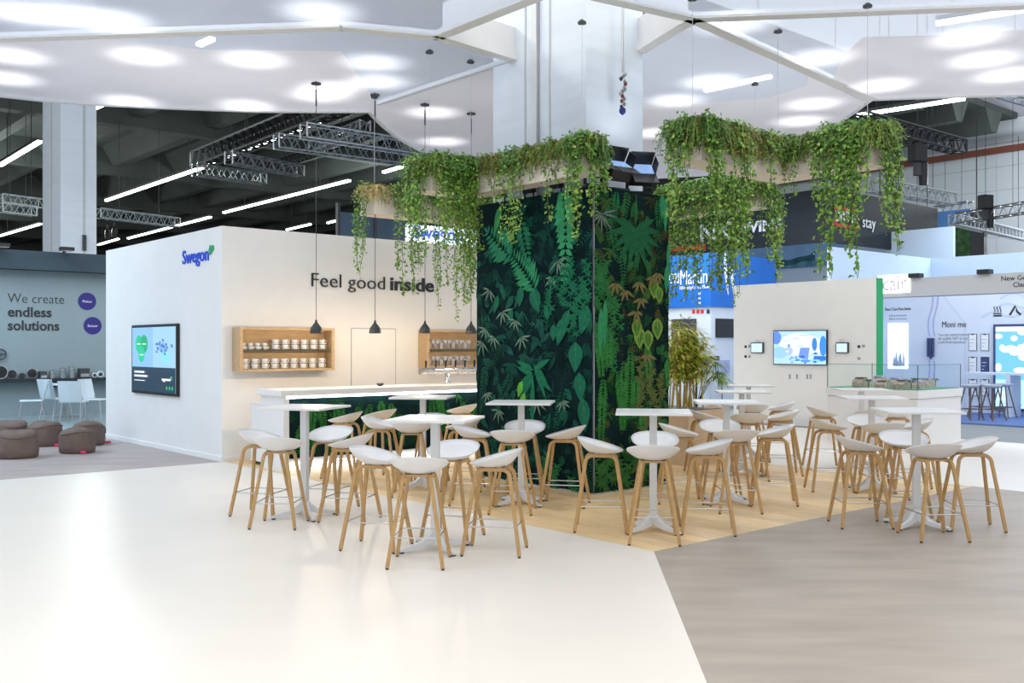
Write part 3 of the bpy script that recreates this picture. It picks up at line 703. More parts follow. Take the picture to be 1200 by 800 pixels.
planter('ivy planter farther back, its white end bare, above the wall lettering', [(.95, 4.6, 6.05, 6.5)],
        [((.95, 6.05), (1.35, 6.05), 0, [1, 0], 3, 2, (4,), [(0, 1)]), ((.95, 6.4), (.95, 6.1), -H, [5, 6, 7, 7], 6, 3, (4,), []), ((1.3, 6.05), (1.75, 6.05), 0, [5, 6, 7, 8, 8], 9, 2, (2, 4), []), ((1.7, 6.05), (4.5, 6.05), 0, [2, 4, 5, 6, 7, 8, 8, 9], 40, 12, (0, 2, 3), []), ((2.7, 6.05), (3.6, 6.05), 0, [8, 9, 9], 9, 0, (0,), [])],
        [(1.1, 6.3), (4.4, 6.3)])
planter('open corner ivy planter hanging nearest the cream screen wall', [(1.3, 3.5, -.5, -.05), (3.05, 3.5, -1.7, -.5)],
        [((1.3, -.5), (3.05, -.5), 0, [0, 0, 0, 1, 1, 2, 3], 13, 26, (0, 1, 1, 3), [(.12, .36), (.48, .64), (.7, .97)]), ((1.3, -.05), (1.3, -.5), -H, [0, 1, 2, 3, 5, 6], 11, 8, (0, 2), []), ((1.3, -.5), (1.5, -.5), 0, [3, 4, 5, 6, 7], 10, 2, (0, 2), []), ((1.75, -.5), (2.0, -.5), 0, [4, 6, 7, 7, 8], 6, 1, (2,), []),
         ((3.05, -1.7), (3.05, -.5), -H, [1, 3, 4, 5, 6, 7, 8], 34, 16, (0, 2, 3), [(.62, .92)]), ((3.1, -1.7), (3.5, -1.7), 0, [4, 5, 6, 7, 7], 14, 5, (0, 3), []), ((3.05, -1.7), (3.05, -1.2), -H, [6, 7, 8], 8, 0, (0,), []), ((1.4, -.25), (3.4, -.3), 0, [0], 10, 16, (0, 1, 3), []), ((3.3, -1.6), (3.3, -.3), 0, [0], 6, 8, (0, 2, 3), [])],
        [(1.45, -.25), (3.3, -.2), (3.3, -1.5)])
planter('far ivy planter seen beneath the open corner planter, over the blue kiosk', [(5.05, 5.5, 1.4, 6.0)],
        [((5.05, 1.4), (5.05, 3.4), -H, [3, 4, 5, 6, 7, 8], 60, 16, (0, 2, 3), [(.45, .55), (.7, .78)]), ((5.05, 1.5), (5.05, 3.2), -H, [7, 8, 9], 24, 0, (0,), []), ((5.05, 1.4), (5.5, 1.4), 0, [4, 5, 6, 7], 14, 4, (0, 3), []), ((5.05, 3.4), (5.05, 6.0), -H, [4, 5, 6], 12, 6, (0, 2), [])],
        [(5.3, 1.6), (5.3, 5.8)])

# ================================================================ BAR COUNTER
bar = thing('bar_counter', 'white bar counter with glowing edge and plant print front', 'bar counter', ab(-1.77, 4.13), AX)
BL_, BD = 4.6, .7
part('counter_top', MB().box(0, BL_, -.02, BD, 1.02, 1.1), M['plastic'], bar, bev=.006)
part('side_panel', MB().box(.05, .13, 0, BD-.04, .0, 1.02), M['plastic'], bar)
part('side_panel', MB().box(BL_-.1, BL_-.02, 0, BD-.04, .0, 1.02), M['plastic'], bar)
part('light_strip', MB().box(.09, BL_-.1, .0, .03, .985, 1.02), M['led_bar'], bar)
part('plinth', MB().box(.13, BL_-.1, .04, BD-.1, .0, .16), M['plastic'], bar)
part('plinth_light', MB().box(.14, BL_-.11, .025, .04, .015, .12), mat('plinth_glow', (1, 1, 1), .5, emit=(.9, .95, 1), estr=1.6, var=.01), bar)
fp = part('front_panel', MB().box(.13, BL_-.1, .1, .13, .16, .985), M['ground'], bar)
Cp = Print(.13, BL_-.1, .17, .98)
Cp.fill(170, [(.015, .07, .03), (.02, .10, .03), (.01, .03, .03), (.03, .13, .03), (.008, .04, .035)])
for i in range(26): Cp.frond(R.uniform(.2, 4.3), R.uniform(.5, .98), -1.55+R.uniform(-.2, .2), R.uniform(.25, .45), 12, .1, (.03, .15, .03), w=.3, taper=.4)
po = part('plant_print', Cp.mb, M['print'], fp); po['kind'] = 'stuff'; po.location = (0, .1, 0)
# beer tap on the counter
tap = thing('beer_tap', 'steel beer tap rail with black handles on the bar counter', 'beer tap', ab(1.05, 4.5, 1.1), AX)
part('column', MB().lathe([(.05, 0), (.045, .02), (.045, .16)], 14, (.25, 0, 0)).lathe([(.05, 0), (.045, .02), (.045, .16)], 14, (.95, 0, 0)), M['steel'], tap, smooth=True)
part('rail', MB().tube([(-.28, 0, .205), (1.2, 0, .205)], .05, 14), M['steel'], tap)
for i in range(8): part('tap_handle', MB().tube([(-.2+i*.19, -.04, .26), (-.2+i*.19, -.05, .37)], [.012, .018], 8), M['black'], tap)
for i in range(8): part('spout', MB().tube([(-.2+i*.19, -.05, .2), (-.2+i*.19, -.1, .19), (-.2+i*.19, -.1, .13)], .012, 8), M['steel'], tap)
# low cabinet beside the bar
lc = thing('side_cabinet', 'low plain white cabinet at the open end of the bar', 'cabinet', ab(-1.6, 4.86), AX)
part('body', MB().box(0, .75, 0, .5, .05, .86), M['plastic'], lc)
part('top', MB().box(-.01, .76, -.01, .51, .86, .885), M['table_white'], lc)
part('foot', MB().box(.03, .72, .03, .47, 0, .05), M['black_metal'], lc)
# small dish and bottle opener on the bar
dsh = thing('counter_dish', 'small dark dish on the bar counter before the flush door', 'dish', ab(.05, 4.5, 1.1), 0)
part('bowl', MB().lathe([(.02, 0), (.05, .02), (.055, .045), (.05, .045), (.03, .015)], 14), M['dark'], dsh); part('rim', MB().lathe([(.056, .043), (.056, .05), (.05, .05)], 14), M['steel'], dsh)
# ---------------------------------------------------------------- pendant lamps over the bar
for i, px in enumerate((370.5, 439.5, 498, 552)):
    s = wp(px, 400, ab(-1.77, 4.33), E1)[0]; P = ab(-1.77+s, 4.33, 0)
    z = EYE+(HZ-390.5)/F*P.y
    nm = ['over the free end of the bar counter', 'before the flush white door', 'at the corner of the glass cabinet', 'beside the edge of the plant printed block'][i]
    t = thing('pendant_lamp', 'small dark bell pendant lamp ' + nm, 'pendant lamp', (P.x, P.y, z), 0, 'pendant lamps in a row over the bar')
    part('shade', MB().lathe([(.085, 0), (.088, .03), (.075, .08), (.045, .12), (.02, .15), (.012, .19), (.008, .19), (.014, .15), (.038, .12), (.068, .08), (.08, .03), (.078, .0)], 20), M['dark'], t, smooth=True)
    part('bulb', MB().lathe([(.005, .02), (.03, .03), (.035, .05), (.02, .08), (.01, .1)], 12), mat('bulb', (1, .9, .7), .4, emit=(1, .8, .55), estr=6, var=.01), t, smooth=True)
    part('cable', MB().tube([(0, 0, .19), (0, 0, ZK-z)], .0045, 5), M['dark'], t)
    part('ceiling_rose', MB().lathe([(.07, 0), (.07, .02), (.01, .04)], 16, (0, 0, ZK-z-.05)), M['dark'], t)
    part('cable_grip', MB().tube([(0, 0, ZK-z-.35), (0, 0, ZK-z-.12)], .012, 6), M['dark'], t)
    lamp('pendant_bulb_light', 'POINT', (P.x, P.y, z-.02), 16, (1, .74, .46), radius=.04)
# ---------------------------------------------------------------- wall cabinets with cups and glasses
def cabinet(label, px0, px1, py0, py1, ref):
    dep = .26
    P = PB - dep*Vector((E2.x, E2.y, 0))
    s0 = wp(px0, 400, P, E1)[0]; s1 = wp(px1, 400, P, E1)[0]
    zt = wp(ref, py0, P, E1)[1]; zb = wp(ref, py1, P, E1)[1]
    t = thing('wall_cabinet', label, 'cabinet', (P.x+E1.x*s0, P.y+E1.y*s0, zb), AX)
    w, h = s1-s0, zt-zb; th = .05
    part('side', MB().box(0, th, 0, dep-.01, 0, h), M['oak_box'], t)
    part('side', MB().box(w-th, w, 0, dep-.01, 0, h), M['oak_box'], t)
    part('top', MB().box(th, w-th, 0, dep-.01, h-th*.7, h), M['oak_box'], t)
    part('bottom', MB().box(th, w-th, 0, dep-.01, 0, th*.7), M['oak_box'], t)
    part('back_panel', MB().box(th, w-th, dep-.03, dep-.01, th*.7, h-th*.7), M['oak_box'], t)
    part('glass_shelf', MB().box(th, w-th, .02, dep-.03, h*.475, h*.475+.012), mat('shelf_glass', (.10, .12, .09), .15, var=.1, scale=3), t)
    return t, w, h, th
c1, w1_, h1_, th = cabinet('oak wall cabinet with two rows of white coffee cups', 281, 392, 384, 434.5, 340)
cupbody = MB().lathe([(.022, 0), (.038, .012), (.046, .04), (.047, .062), (.043, .062), (.040, .035), (.03, .012)], 14).mesh('bowl', M['cupw'], True)
cuphandle = MB().tube([(.044, 0, .05), (.066, 0, .048), (.07, 0, .032), (.058, 0, .018), (.042, 0, .018)], .005, 5).mesh('handle', M['cupw'], True)
saucer = MB().lathe([(.03, 0), (.055, .006), (.068, .014), (.066, .017), (.05, .010), (.02, .006)], 18).mesh('saucer', M['cupw'], True)
def cup(P, rz, label, group, sc=1.0, sau=True, name='coffee_cup'):
    t = thing(name, label, 'cup', P, rz, group); t.scale = (sc, sc, sc)
    if sau: inst('saucer', saucer, t, (0, 0, 0))
    inst('bowl', cupbody, t, (0, 0, .008 if sau else 0)); inst('handle', cuphandle, t, (0, 0, .008 if sau else 0))
    return t
org = c1.location.copy()
def cl(x, y, z): p = org + Vector((E1.x*x+E2.x*y, E1.y*x+E2.y*y, z)); return p
zsh, zbo = h1_*.475+.012, th*.7
iw = w1_-2*th
ORD = ['first', 'second', 'third', 'fourth', 'fifth', 'sixth', 'seventh', 'eighth', 'ninth', 'tenth', 'eleventh']
for i in range(9):
    x = th+.075+i*(iw-.15)/8.3
    for lv, nm in ((0, 'under'), (1, 'stacked on')):
        cup(cl(x, .11, zbo+lv*.078), AX-.2, 'white coffee cup %s another, bottom row, %s from the stand corner' % (nm, ORD[i]), 'cups in the bottom row', 1.08)
for i in range(6):
    x = th+.075+(i+3.1)*(iw-.15)/8.3
    for lv, nm in ((0, 'under'), (1, 'stacked on')):
        cup(cl(x, .11, zsh+lv*.078), AX-.2, 'white coffee cup %s another, shelf row, %s after the espresso cups' % (nm, ORD[i]), 'cups on the glass shelf', 1.08)
for i in range(8):
    x = th+.05+i*(iw*.31)/8
    cup(cl(x, .10+.05*(i % 2), zsh), AX-.3+.4*(i % 2), 'small white espresso cup on the cabinet shelf, %s from the stand corner' % ORD[i], 'espresso cups', .78, False, 'espresso_cup')
    if i % 2 == 0: cup(cl(x, .11, zsh+.05), AX, 'small white espresso cup stacked on the %s one from the stand corner' % ORD[i], 'espresso cups', .78, False, 'espresso_cup')
c2, w2_, h2_, th = cabinet('oak wall cabinet with two rows of drinking glasses behind the pendants', 500.5, 640, 386.5, 430.5, 520)
gm = MB().lathe([(.032, 0), (.032, .003), (.004, .006), (.004, .07), (.02, .085), (.034, .12), (.031, .16), (.029, .16), (.031, .12), (.016, .088)], 12).mesh('goblet', M['wineglass'], True)
tm = MB().lathe([(.028, 0), (.033, .11), (.031, .11), (.027, .006)], 12).mesh('tumbler', M['wineglass'], True)
org = c2.location.copy(); zsh = h2_*.475+.012
for k, (z, nm) in enumerate(((zbo, 'bottom'), (zsh, 'shelf'))):
    for i in range(11):
        x = th+.05+i*.085
        for r_, y in enumerate((.08, .16)):
            t = tag(inst('wine_glass' if (i < 7) == (k == 0) or i > 7 else 'tumbler', gm if (i+r_) % 3 else tm, None, cl(x+.02*r_, y, z)), 'clear drinking glass on the cabinet %s, %s row, %s from the door' % (nm, ('front', 'rear')[r_], ORD[i]), 'glass', 'drinking glasses')

# ================================================================ HIGH TABLES AND STOOLS
top_me = None
def table_proto():
    t = thing('high_table', 'x y z w', 'table')
    part('table_top', MB().box(-.34, .34, -.34, .34, 1.078, 1.1), M['table_white'], t, bev=.004)
    part('mounting_plate', MB().box(-.13, .13, -.13, .13, 1.068, 1.078), M['metal_white'], t)
    part('column', MB().box(-.034, .034, -.034, .034, .07, 1.068), M['metal_white'], t, bev=.006)
    for k in range(4):
        a = PI/4+k*H
        c, s = math.cos(a), math.sin(a)
        mb = MB(); pts = [(0, .13), (.05, .10), (.13, .055), (.33, .022)]
        prof = []
        for w, sg in ((.034, -1), (.034, 1)): pass
        vs = []
        for (r, z), hw, hh in zip(pts, (.03, .03, .027, .02), (.05, .045, .025, .012)):
            for dx, dz in ((-hw, -hh), (hw, -hh), (hw*.7, hh), (-hw*.7, hh)):
                vs.append((r*c-dx*s, r*s+dx*c, max(.012, z+dz)))
        fs = [(i*4+j, i*4+(j+1) % 4, i*4+4+(j+1) % 4, i*4+4+j) for i in range(3) for j in range(4)]+[(0, 1, 2, 3), (15, 14, 13, 12)]
        mb.add(vs, fs); ft = mb.build('foot', M['metal_white'], t, bev=.004)
        part('glide', MB().lathe([(.02, 0), (.02, .012)], 10, (.31*c, .31*s, 0)), M['dark'], ft)
    return t
def stool_proto():
    t = thing('bar_stool', 'x y z w', 'stool')
    # shell: low front lip, raised wrap-around back (towards +y)
    def surf(r, th_):
        x0, y0 = math.cos(th_), math.sin(th_)
        k = .5
        ex = abs(x0)**(.86)*(1 if x0 > 0 else -1); ey = abs(y0)**(.86)*(1 if y0 > 0 else -1)
        x, y = .232*r*ex, .215*r*ey
        rim = .738+.118*(.215*ey+.215)/.43
        zc = .708
        z = zc+(rim-zc)*r**2.6
        return Vector((x, y+.01, z))
    n, nr = 36, 7
    vs = []; fs = []
    for lay, off in ((0, 0), (1, -.011)):
        vs.append(surf(0, 0)+Vector((0, 0, off)))
        for i in range(1, nr+1):
            for k in range(n):
                p = surf(i/nr, 2*PI*k/n)
                if lay: p = p+Vector((-p.x*.02, -p.y*.02, off))
                vs.append(p)
    m_ = 1+n*nr
    for lay in (0, 1):
        o = lay*m_
        for k in range(n):
            f = (o, o+1+k, o+1+(k+1) % n); fs.append(f if not lay else f[::-1])
        for i in range(nr-1):
            for k in range(n):
                f = (o+1+i*n+k, o+1+(i+1)*n+k, o+1+(i+1)*n+(k+1) % n, o+1+i*n+(k+1) % n); fs.append(f if not lay else f[::-1])
    for k in range(n):
        e = 1+(nr-1)*n; fs.append((e+k, m_+e+k, m_+e+(k+1) % n, e+(k+1) % n))
    mb = MB(); mb.add(vs, fs); part('seat_shell', mb, M['plastic'], t, smooth=True)
    # two bent oak frames, one on each side: rear leg, rounded shoulder, top rail, shoulder, front leg
    for sx in (-1, 1):
        xt, xb = .105*sx, .215*sx; zt = .69
        pth = []
        def X(z): return xt+(xb-xt)*(zt-z)/zt
        yb, yt = .235, .135
        pth.append((X(.012), yb, .012))
        sh = .06
        pth.append((X(zt-sh), yt+(yb-yt)*sh/zt, zt-sh))
        for k in range(1, 5):
            a = k/5*H
            pth.append((X(zt-sh+sh*math.sin(a)), yt+(yb-yt)*sh/zt*(1-k/5)-sh*(1-math.cos(a)), zt-sh+sh*math.sin(a)))
        pth.append((xt, yt-sh, zt))
        full = pth+[(x, -y, z) for x, y, z in pth[::-1]]
        up = Vector((1, 0, .155*1)).normalized() if sx > 0 else Vector((1, 0, -.155)).normalized()
        fr_ = part('leg_frame', MB().bar(full, .030, .028, up), M['oak_leg'], t, bev=.004)
        for yy in (yb, -yb): part('glide', MB().lathe([(.012, 0), (.013, .014)], 8, (X(.012), yy, 0)), M['dark'], fr_)
    for y0 in (-.10, .065): part('seat_rail', MB().box(-.105, .105, y0, y0+.035, .688, .704), M['oak_leg'], t)
    for x0 in (-.09, .06): part('spacer', MB().box(x0, x0+.03, -.03, .03, .698, .708), M['dark'], t)
    zf = .235; xf = .105+(.215-.105)*(.69-zf)/.69; yf = .135+.1*(.69-zf)/.69
    part('foot_rest', MB().tube([(-xf, -yf, zf), (xf, -yf, zf), (xf, yf, zf), (-xf, yf, zf), (-xf, -yf, zf)], .006, 6), M['steel'], t)
    return t
TP, SP = table_proto(), stool_proto(); firstT = firstS = True
def put(proto, first, P, rz, label, group):
    o = proto if first else copy_tree(proto)
    o.location = P; o.rotation_euler = (0, 0, rz); o['label'] = label; o['group'] = group
    return o
# table centre (x, y), turn, descriptor, stools: {place: (dx, dy, extra turn)} in the table's own frame
TABLES = [
    ((-2.06, 9.80), -.30, 'high table beside the low white cabinet', 'NWES'),
    ((-.64, 8.24), -.22, 'front high table on the white floor', 'NWES'),
    ((.10, 10.62), -.12, 'high table before the long plant printed face', 'NWES'),
    ((-1.06, 11.75), -.10, 'high table closest to the glowing bar edge', 'NWES'),
    ((1.30, 9.08), -.12, 'high table before the short plant printed face', 'NWES'),
    ((2.33, 10.72), -.10, 'high table beside the oak plant box', 'NWES'),
    ((3.05, 13.1), -.10, 'middle high table behind the oak plant box', 'WES'),
    ((3.62, 15.1), -.10, 'last high table below the wall screen', 'WES'),
    ((4.23, 11.6), -.16, 'middle high table before the glass display counter', 'NWES'),
    ((3.80, 9.27), -.10, 'front high table on the grey floor', 'NWES'),
    ((4.87, 13.75), -.14, 'high table standing against the display counter', 'WES'),
]
DIRS = {'N': (0, 1), 'S': (0, -1), 'E': (1, 0), 'W': (-1, 0)}
SIDE = {'N': 'far side', 'S': 'near side', 'E': 'screen side', 'W': 'lettered-wall side'}
first = True; firstst = True
for (x, y), rz, desc, which in TABLES:
    put(TP, first, (x, y, 0), rz, 'white square '+desc, 'high tables'); first = False
    for w in which:
        dx, dy = DIRS[w]; r = .50+R.uniform(-.03, .03); off = R.uniform(-.04, .04)
        c, s = math.cos(rz), math.sin(rz)
        lx, ly = dx*r+dy*off, dy*r+dx*off
        P = (x+lx*c-ly*s, y+lx*s+ly*c, 0)
        ang = math.atan2(dy, dx)-H+rz*(.35 if w == 'S' else 1)+R.uniform(-.1, .1)
        put(SP, firstst, P, ang, 'white shell stool, %s of the %s' % (SIDE[w], desc), 'white shell stools'); firstst = False
for i, (px, py) in enumerate(((404, 559), (444, 553), (541, 541))):
    g = gp(px, py); nm = ['nearest its open end', 'second from its open end', 'nearest the plant block'][i].replace('nearest its', 'at its').replace('nearest the', 'beside the')
    put(SP, False, g, AX-PI+R.uniform(-.3, .3)+.35, 'white shell stool at the bar counter, '+nm, 'white shell stools')
# ================================================================ SCREENS
def screen(name, label, P, u, rz, px0, px1, py0, py1, ref, pic, dep=.05, frame='black', bez=.02):
    s0 = wp(px0, 400, P, u)[0]; s1 = wp(px1, 400, P, u)[0]; zt = wp(ref, py0, P, u)[1]; zb = wp(ref, py1, P, u)[1]
    w, h = s1-s0, zt-zb
    t = thing(name, label, 'screen', (P[0]+u[0]*s0, P[1]+u[1]*s0, zb), rz)
    part('frame', MB().box(0, w, -dep, -.001, 0, h), M[frame], t, bev=.004)
    dmb = MB(); dmb.box(bez, w-bez, -dep-.002, -dep, bez, h-bez, (.3, .5, .8)); st = {'y': -dep-.003}
    iw, ih = w-2*bez, h-2*bez
    def poly(pts, col):
        st['y'] -= .0004
        dmb.add([(bez+min(1, max(0, x))*iw, st['y'], bez+min(1, max(0, z))*ih) for x, z in pts], [tuple(range(len(pts)))], col)
    pic(poly, t, w, h, dep)
    part('display', dmb, M['screen'], t)
    return t
def rect(x0, x1, z0, z1): return [(x0, z0), (x1, z0), (x1, z1), (x0, z1)]
def ell(cx, cz, rx, rz, n=18): return [(cx+rx*math.cos(2*PI*i/n), cz+rz*math.sin(2*PI*i/n)) for i in range(n)]
def pic_left(poly, t, w, h, dep):
    poly(rect(0, 1, 0, 1), (.010, .03, .06)); poly(rect(0, .5, .38, 1), (.22, .44, .80)); poly(rect(.5, 1, .38, 1), (.30, .52, .88))
    poly(ell(.17, .74, .085, .14), (.01, .45, .22)); poly(ell(.29, .74, .09, .145), (.005, .33, .14)); poly(ell(.23, .58, .075, .13), (.01, .48, .25))
    for x, z in ((.12, .73), (.25, .73), (.19, .56)): poly(rect(x, x+.09, z, z+.02), (.5, .9, .7))
    poly(ell(.78, .55, .1, .12), (.22, .6, .72)); poly(ell(.74, .68, .1, .08), (.18, .36, .75))
    for i in range(16): poly(ell(.76+R.gauss(0, .08), .72+R.gauss(0, .07), .02, .022, 7), (.06, .14, .36))
    for i, (x, z) in enumerate(((.6, .62), (.94, .7), (.93, .72), (.62, .68))): poly(ell(x, z, .022, .02, 7), (.08, .16, .4))
    for i in range(3): poly(rect(.07, .07+(.24, .31, .25)[i], .285-i*.062, .285-i*.062+(.03, .03, .012)[i]), (.75, .85, .95))
    poly(rect(.72, .91, .185, .215), (.8, .9, .95)); poly(rect(.75, .78, .165, .19), (.8, .9, .95)); poly(ell(.925, .235, .012, .02, 8), (.1, .7, .3))
    for x in (.83, .89, .95): poly(ell(x, .075, .018, .03, 8), (.02, .4, .15))
screen('wall_screen', 'large black framed screen with green shapes on the stand side wall', PB, uL, rL, 157.6, 210.8, 380, 462.2, 185, pic_left, .05, 'black', .045)
def pic_right(poly, t, w, h, dep):
    poly(rect(0, 1, 0, 1), (.42, .66, .98))
    poly(ell(.5, .6, .4, .35), (.72, .88, 1)); poly(ell(.05, .8, .1, .2), (.10, .25, .75)); poly(ell(.12, .35, .16, .18), (.3, .55, .95))
    poly(ell(.3, .4, .08, .12), (.38, .5, .85)); poly(ell(.3, .56, .03, .05), (.2, .3, .7)); poly(ell(.27, .38, .03, .03), (.9, .9, 1))
    poly([(.48, .18), (.66, .15), (.70, .5), (.52, .5)], (.16, .28, .68)); poly(ell(.86, .55, .07, .22), (.9, .95, 1)); poly(ell(.79, .6, .05, .2), (.03, .22, .65)); poly(ell(.95, .55, .07, .3), (.03, .25, .75))
    poly(rect(.78, 1, .12, .25), (.02, .15, .6)); poly(ell(.62, .1, .1, .05), (.1, .3, .8)); poly(ell(.38, .15, .08, .06), (.25, .45, .9)); poly(ell(.82, .1, .12, .05), (.25, .6, .95))
    for i in range(24): poly(ell(R.uniform(.35, .98), R.uniform(.02, .35), R.uniform(.01, .05), R.uniform(.01, .04), 7), R.choice([(.9, .96, 1), (.05, .25, .7), (.4, .7, 1), (.02, .12, .5)]))
    for x0, x1, z in ((.15, .3, .86), (.2, .32, .7), (.38, .5, .76), (.5, .78, .87), (.45, .6, .54)): poly(rect(x0, x1, z, z+.025), (.35, .55, .8))
screen('wall_screen', 'bright blue video screen on the cream wall', PC, uL, rL, 907.6, 970.6, 386.8, 427.6, 940, pic_right)
def pic_tab(poly, t, w, h, dep):
    poly(rect(0, 1, 0, 1), (.55, .72, .85)); poly(rect(.3, .7, .62, .66), (.3, .45, .6))
for px, nm in ((888, 'towards the blue kiosk'), (987.6, 'above the glass display case')):
    t = screen('wall_tablet', 'small wall tablet on the cream wall, '+nm, PC, uL, rL, px-6.8, px+7.6, 401.2, 413.6, px, pic_tab, .05, 'dark', .02)
    wd = wp(px+7, 400, PC, uL)[0]-wp(px-6, 400, PC, uL)[0]
    part('cable_clip', MB().box(wd*.35, wd*.6, -.03, -.001, .23, .29), M['metal_white'], t)
    for dx, dz, m_ in ((-.32, .02, 'ink'), (-.22, .03, 'ink_grey'), (-.32, -.2, 'ink'), (-.22, -.2, 'ink_grey')) if px < 900 else ((.36, .02, 'ink'), (.46, .03, 'ink_grey'), (.36, -.22, 'ink_grey')):
        s, z = wp(px, 407, PC, uL); part('pictogram', MB().box(s+dx-.03, s+dx+.03, -.004, 0, z+dz-.03, z+dz+.025), M[m_], wc)
for i, px in enumerate((925.5, 934, 946, 950)):
    s, z = wp(px, 440, PC, uL); part('small_print', MB().box(s-.02, s+.02, -.004, 0, z-.07, z+.03), M['ink_grey'], wc)

# ================================================================ GLASS DISPLAY COUNTER
dc = thing('display_counter', 'white counter with glass case holding an architectural model', 'display case', ab(7.9, .2), AX)
da, db, dh = 1.55, 1.7, .95
part('body', MB().box(0, da, 0, db, 0, .80), M['table_white'], dc)
part('top_band', MB().box(-.02, da+.02, -.02, db+.02, .81, dh), M['table_white'], dc)
part('shadow_gap', MB().box(.01, da-.01, .01, db-.01, .80, .81), M['ink_grey'], dc)
part('green_base', MB().box(.03, da-.03, .03, db-.03, dh, dh+.012), mat('green_base', (.10, .42, .24), .5, var=.25, scale=5), dc)
gt = .42
for bx in ((0, da, 0, .01), (0, da, db-.01, db), (0, .01, .01, db-.01), (da-.01, da, .01, db-.01)):
    part('glass_pane', MB().box(*bx, dh, dh+gt), M['glass'], dc)
for (x, y) in ((0, 0), (da-.008, 0), (0, db-.008), (da-.008, db-.008)): part('glass_edge', MB().box(x, x+.012, y, y+.012, dh, dh+gt), mat('glass_edge', (.12, .28, .25), .2, var=.1), dc)
part('glass_edge', MB().box(0, da, 0, .012, dh+gt, dh+gt+.008).box(0, .012, 0, db, dh+gt, dh+gt+.008), MATS['glass_edge'], dc)
mod = thing('city_model', 'architectural model of low curved buildings inside the glass case', 'model', ab(7.9, .2, dh+.012), AX)
for i in range(9):
    x, y = .25+(i % 3)*.38+R.uniform(-.05, .05), .35+(i//3)*.42+R.uniform(-.05, .05); w, l, h = .14, .2, R.uniform(.09, .17)
    arc = [(x+w*math.cos(PI*k/8), h*math.sin(PI*k/8)**.6) for k in range(9)]
    b_ = part('building', MB().prism(arc, y-l/2, y+l/2, 'y'), mat('model_building', (.5, .42, .36), .6, var=.35, scale=30), mod)
    part('roof_terrace', MB().box(x-w*.5, x+w*.5, y-l*.4, y+l*.4, h*.98, h*1.12), M['lilac'] if i % 3 else M['darkwood'], b_)
for i in range(9):
    x, y = R.choice((.12, .2, 1.3, 1.4, R.uniform(.2, 1.4))), R.uniform(.15, 1.5)
    tr = part('palm_trunk', MB().tube([(x, y, 0), (x, y, .13)], .01, 5), M['darkwood'], mod); mbp = MB()
    for k in range(8): 
        a = k*PI/4; mbp.add([(x, y, .14), (x+.05*math.cos(a-.3), y+.05*math.sin(a-.3), .15), (x+.09*math.cos(a), y+.09*math.sin(a), .10), (x+.05*math.cos(a+.3), y+.05*math.sin(a+.3), .15)], [(0, 1, 2, 3)], (.02, .10, .04))
    part('palm_crown', mbp, M['leaf'], tr)

# ================================================================ OAK PLANT BOX WITH BAMBOO
pbx = ab(3.3, 1.4)
pb = thing('plant_box', 'pale oak plant box behind the plant printed block', 'planter', pbx, AX)
part('box', MB().box(-.4, .4, -.4, .4, .0, .78), M['oak_lt'], pb)
part('soil', MB().box(-.37, .37, -.37, .37, .78, .79), M['darkwood'], pb)
bb = thing('bamboo_plant', 'yellow green bamboo growing from the oak plant box', 'plant', (pbx.x, pbx.y, .79), AX)
for i in range(22):
    x, y = R.gauss(.02, .16), R.gauss(0, .12); l = R.uniform(.7, 1.25); dx, dy = R.gauss(0, .12), R.gauss(0, .1)
    x, y = max(-.3, min(.3, x-.06)), max(-.3, min(.3, y+.05))
    cane = part('cane', MB().tube([(x, y, -.0), (x+dx*.4, y+dy*.4, l*.5), (x+dx, y+dy, l)], [.011, .009, .005], 5), M['bamboo'], bb)
    mbp = MB()
    for k in range(170):
        t = R.uniform(.35, 1.02)**.7; p = Vector((x+dx*t, y+dy*t, l*t)); a = R.uniform(0, 2*PI); r = R.uniform(.02, .24)
        p += Vector((math.cos(a)*r, math.sin(a)*r, R.uniform(-.04, .12)))
        d = Vector((math.cos(a), math.sin(a), R.uniform(-.9, .5))).normalized(); L = R.uniform(.09, .18); e = d.cross(Vector((0, 0, 1))).normalized()*L*.12
        c = R.choice([(.62, .58, .08), (.46, .54, .07), (.75, .66, .14), (.30, .42, .06)])
        mbp.add([p, p+d*L*.4+e, p+d*L, p+d*L*.4-e], [(0, 1, 2, 3)], c)
    part('bamboo_leaves', mbp, M['leaf'], cane)['kind'] = 'stuff'
fp_ = thing('fan_palm', 'green fan palm beside the bamboo in the oak box', 'plant', (pbx.x+E1.x*.28, pbx.y+E1.y*.28, .79), AX)
for i in range(8):
    a = -1.4+i*.42; l = R.uniform(.45, .7); c = Vector((math.cos(a)*.35, math.sin(a)*.3, l))
    fr_ = part('leaf_stalk', MB().tube([(0, 0, 0), c*.6+Vector((0, 0, .1)), c], .006, 4), M['stem'], fp_); mbp = MB()
    for k in range(14):
        b_ = a-1.5+3*k/13; d = Vector((math.cos(b_), math.sin(b_), -.15-.5*abs(k-6.5)/7+R.uniform(-.1, .1))).normalized(); L = R.uniform(.22, .34); e = d.cross(Vector((0, 0, 1))).normalized()*.012
        mbp.add([c, c+d*L*.5+e, c+d*L-Vector((0, 0, .06)), c+d*L*.5-e], [(0, 1, 2, 3)], R.choice([(.17, .36, .05), (.12, .28, .04), (.26, .44, .08)]))
    part('fan_leaf', mbp, M['leaf'], fr_)

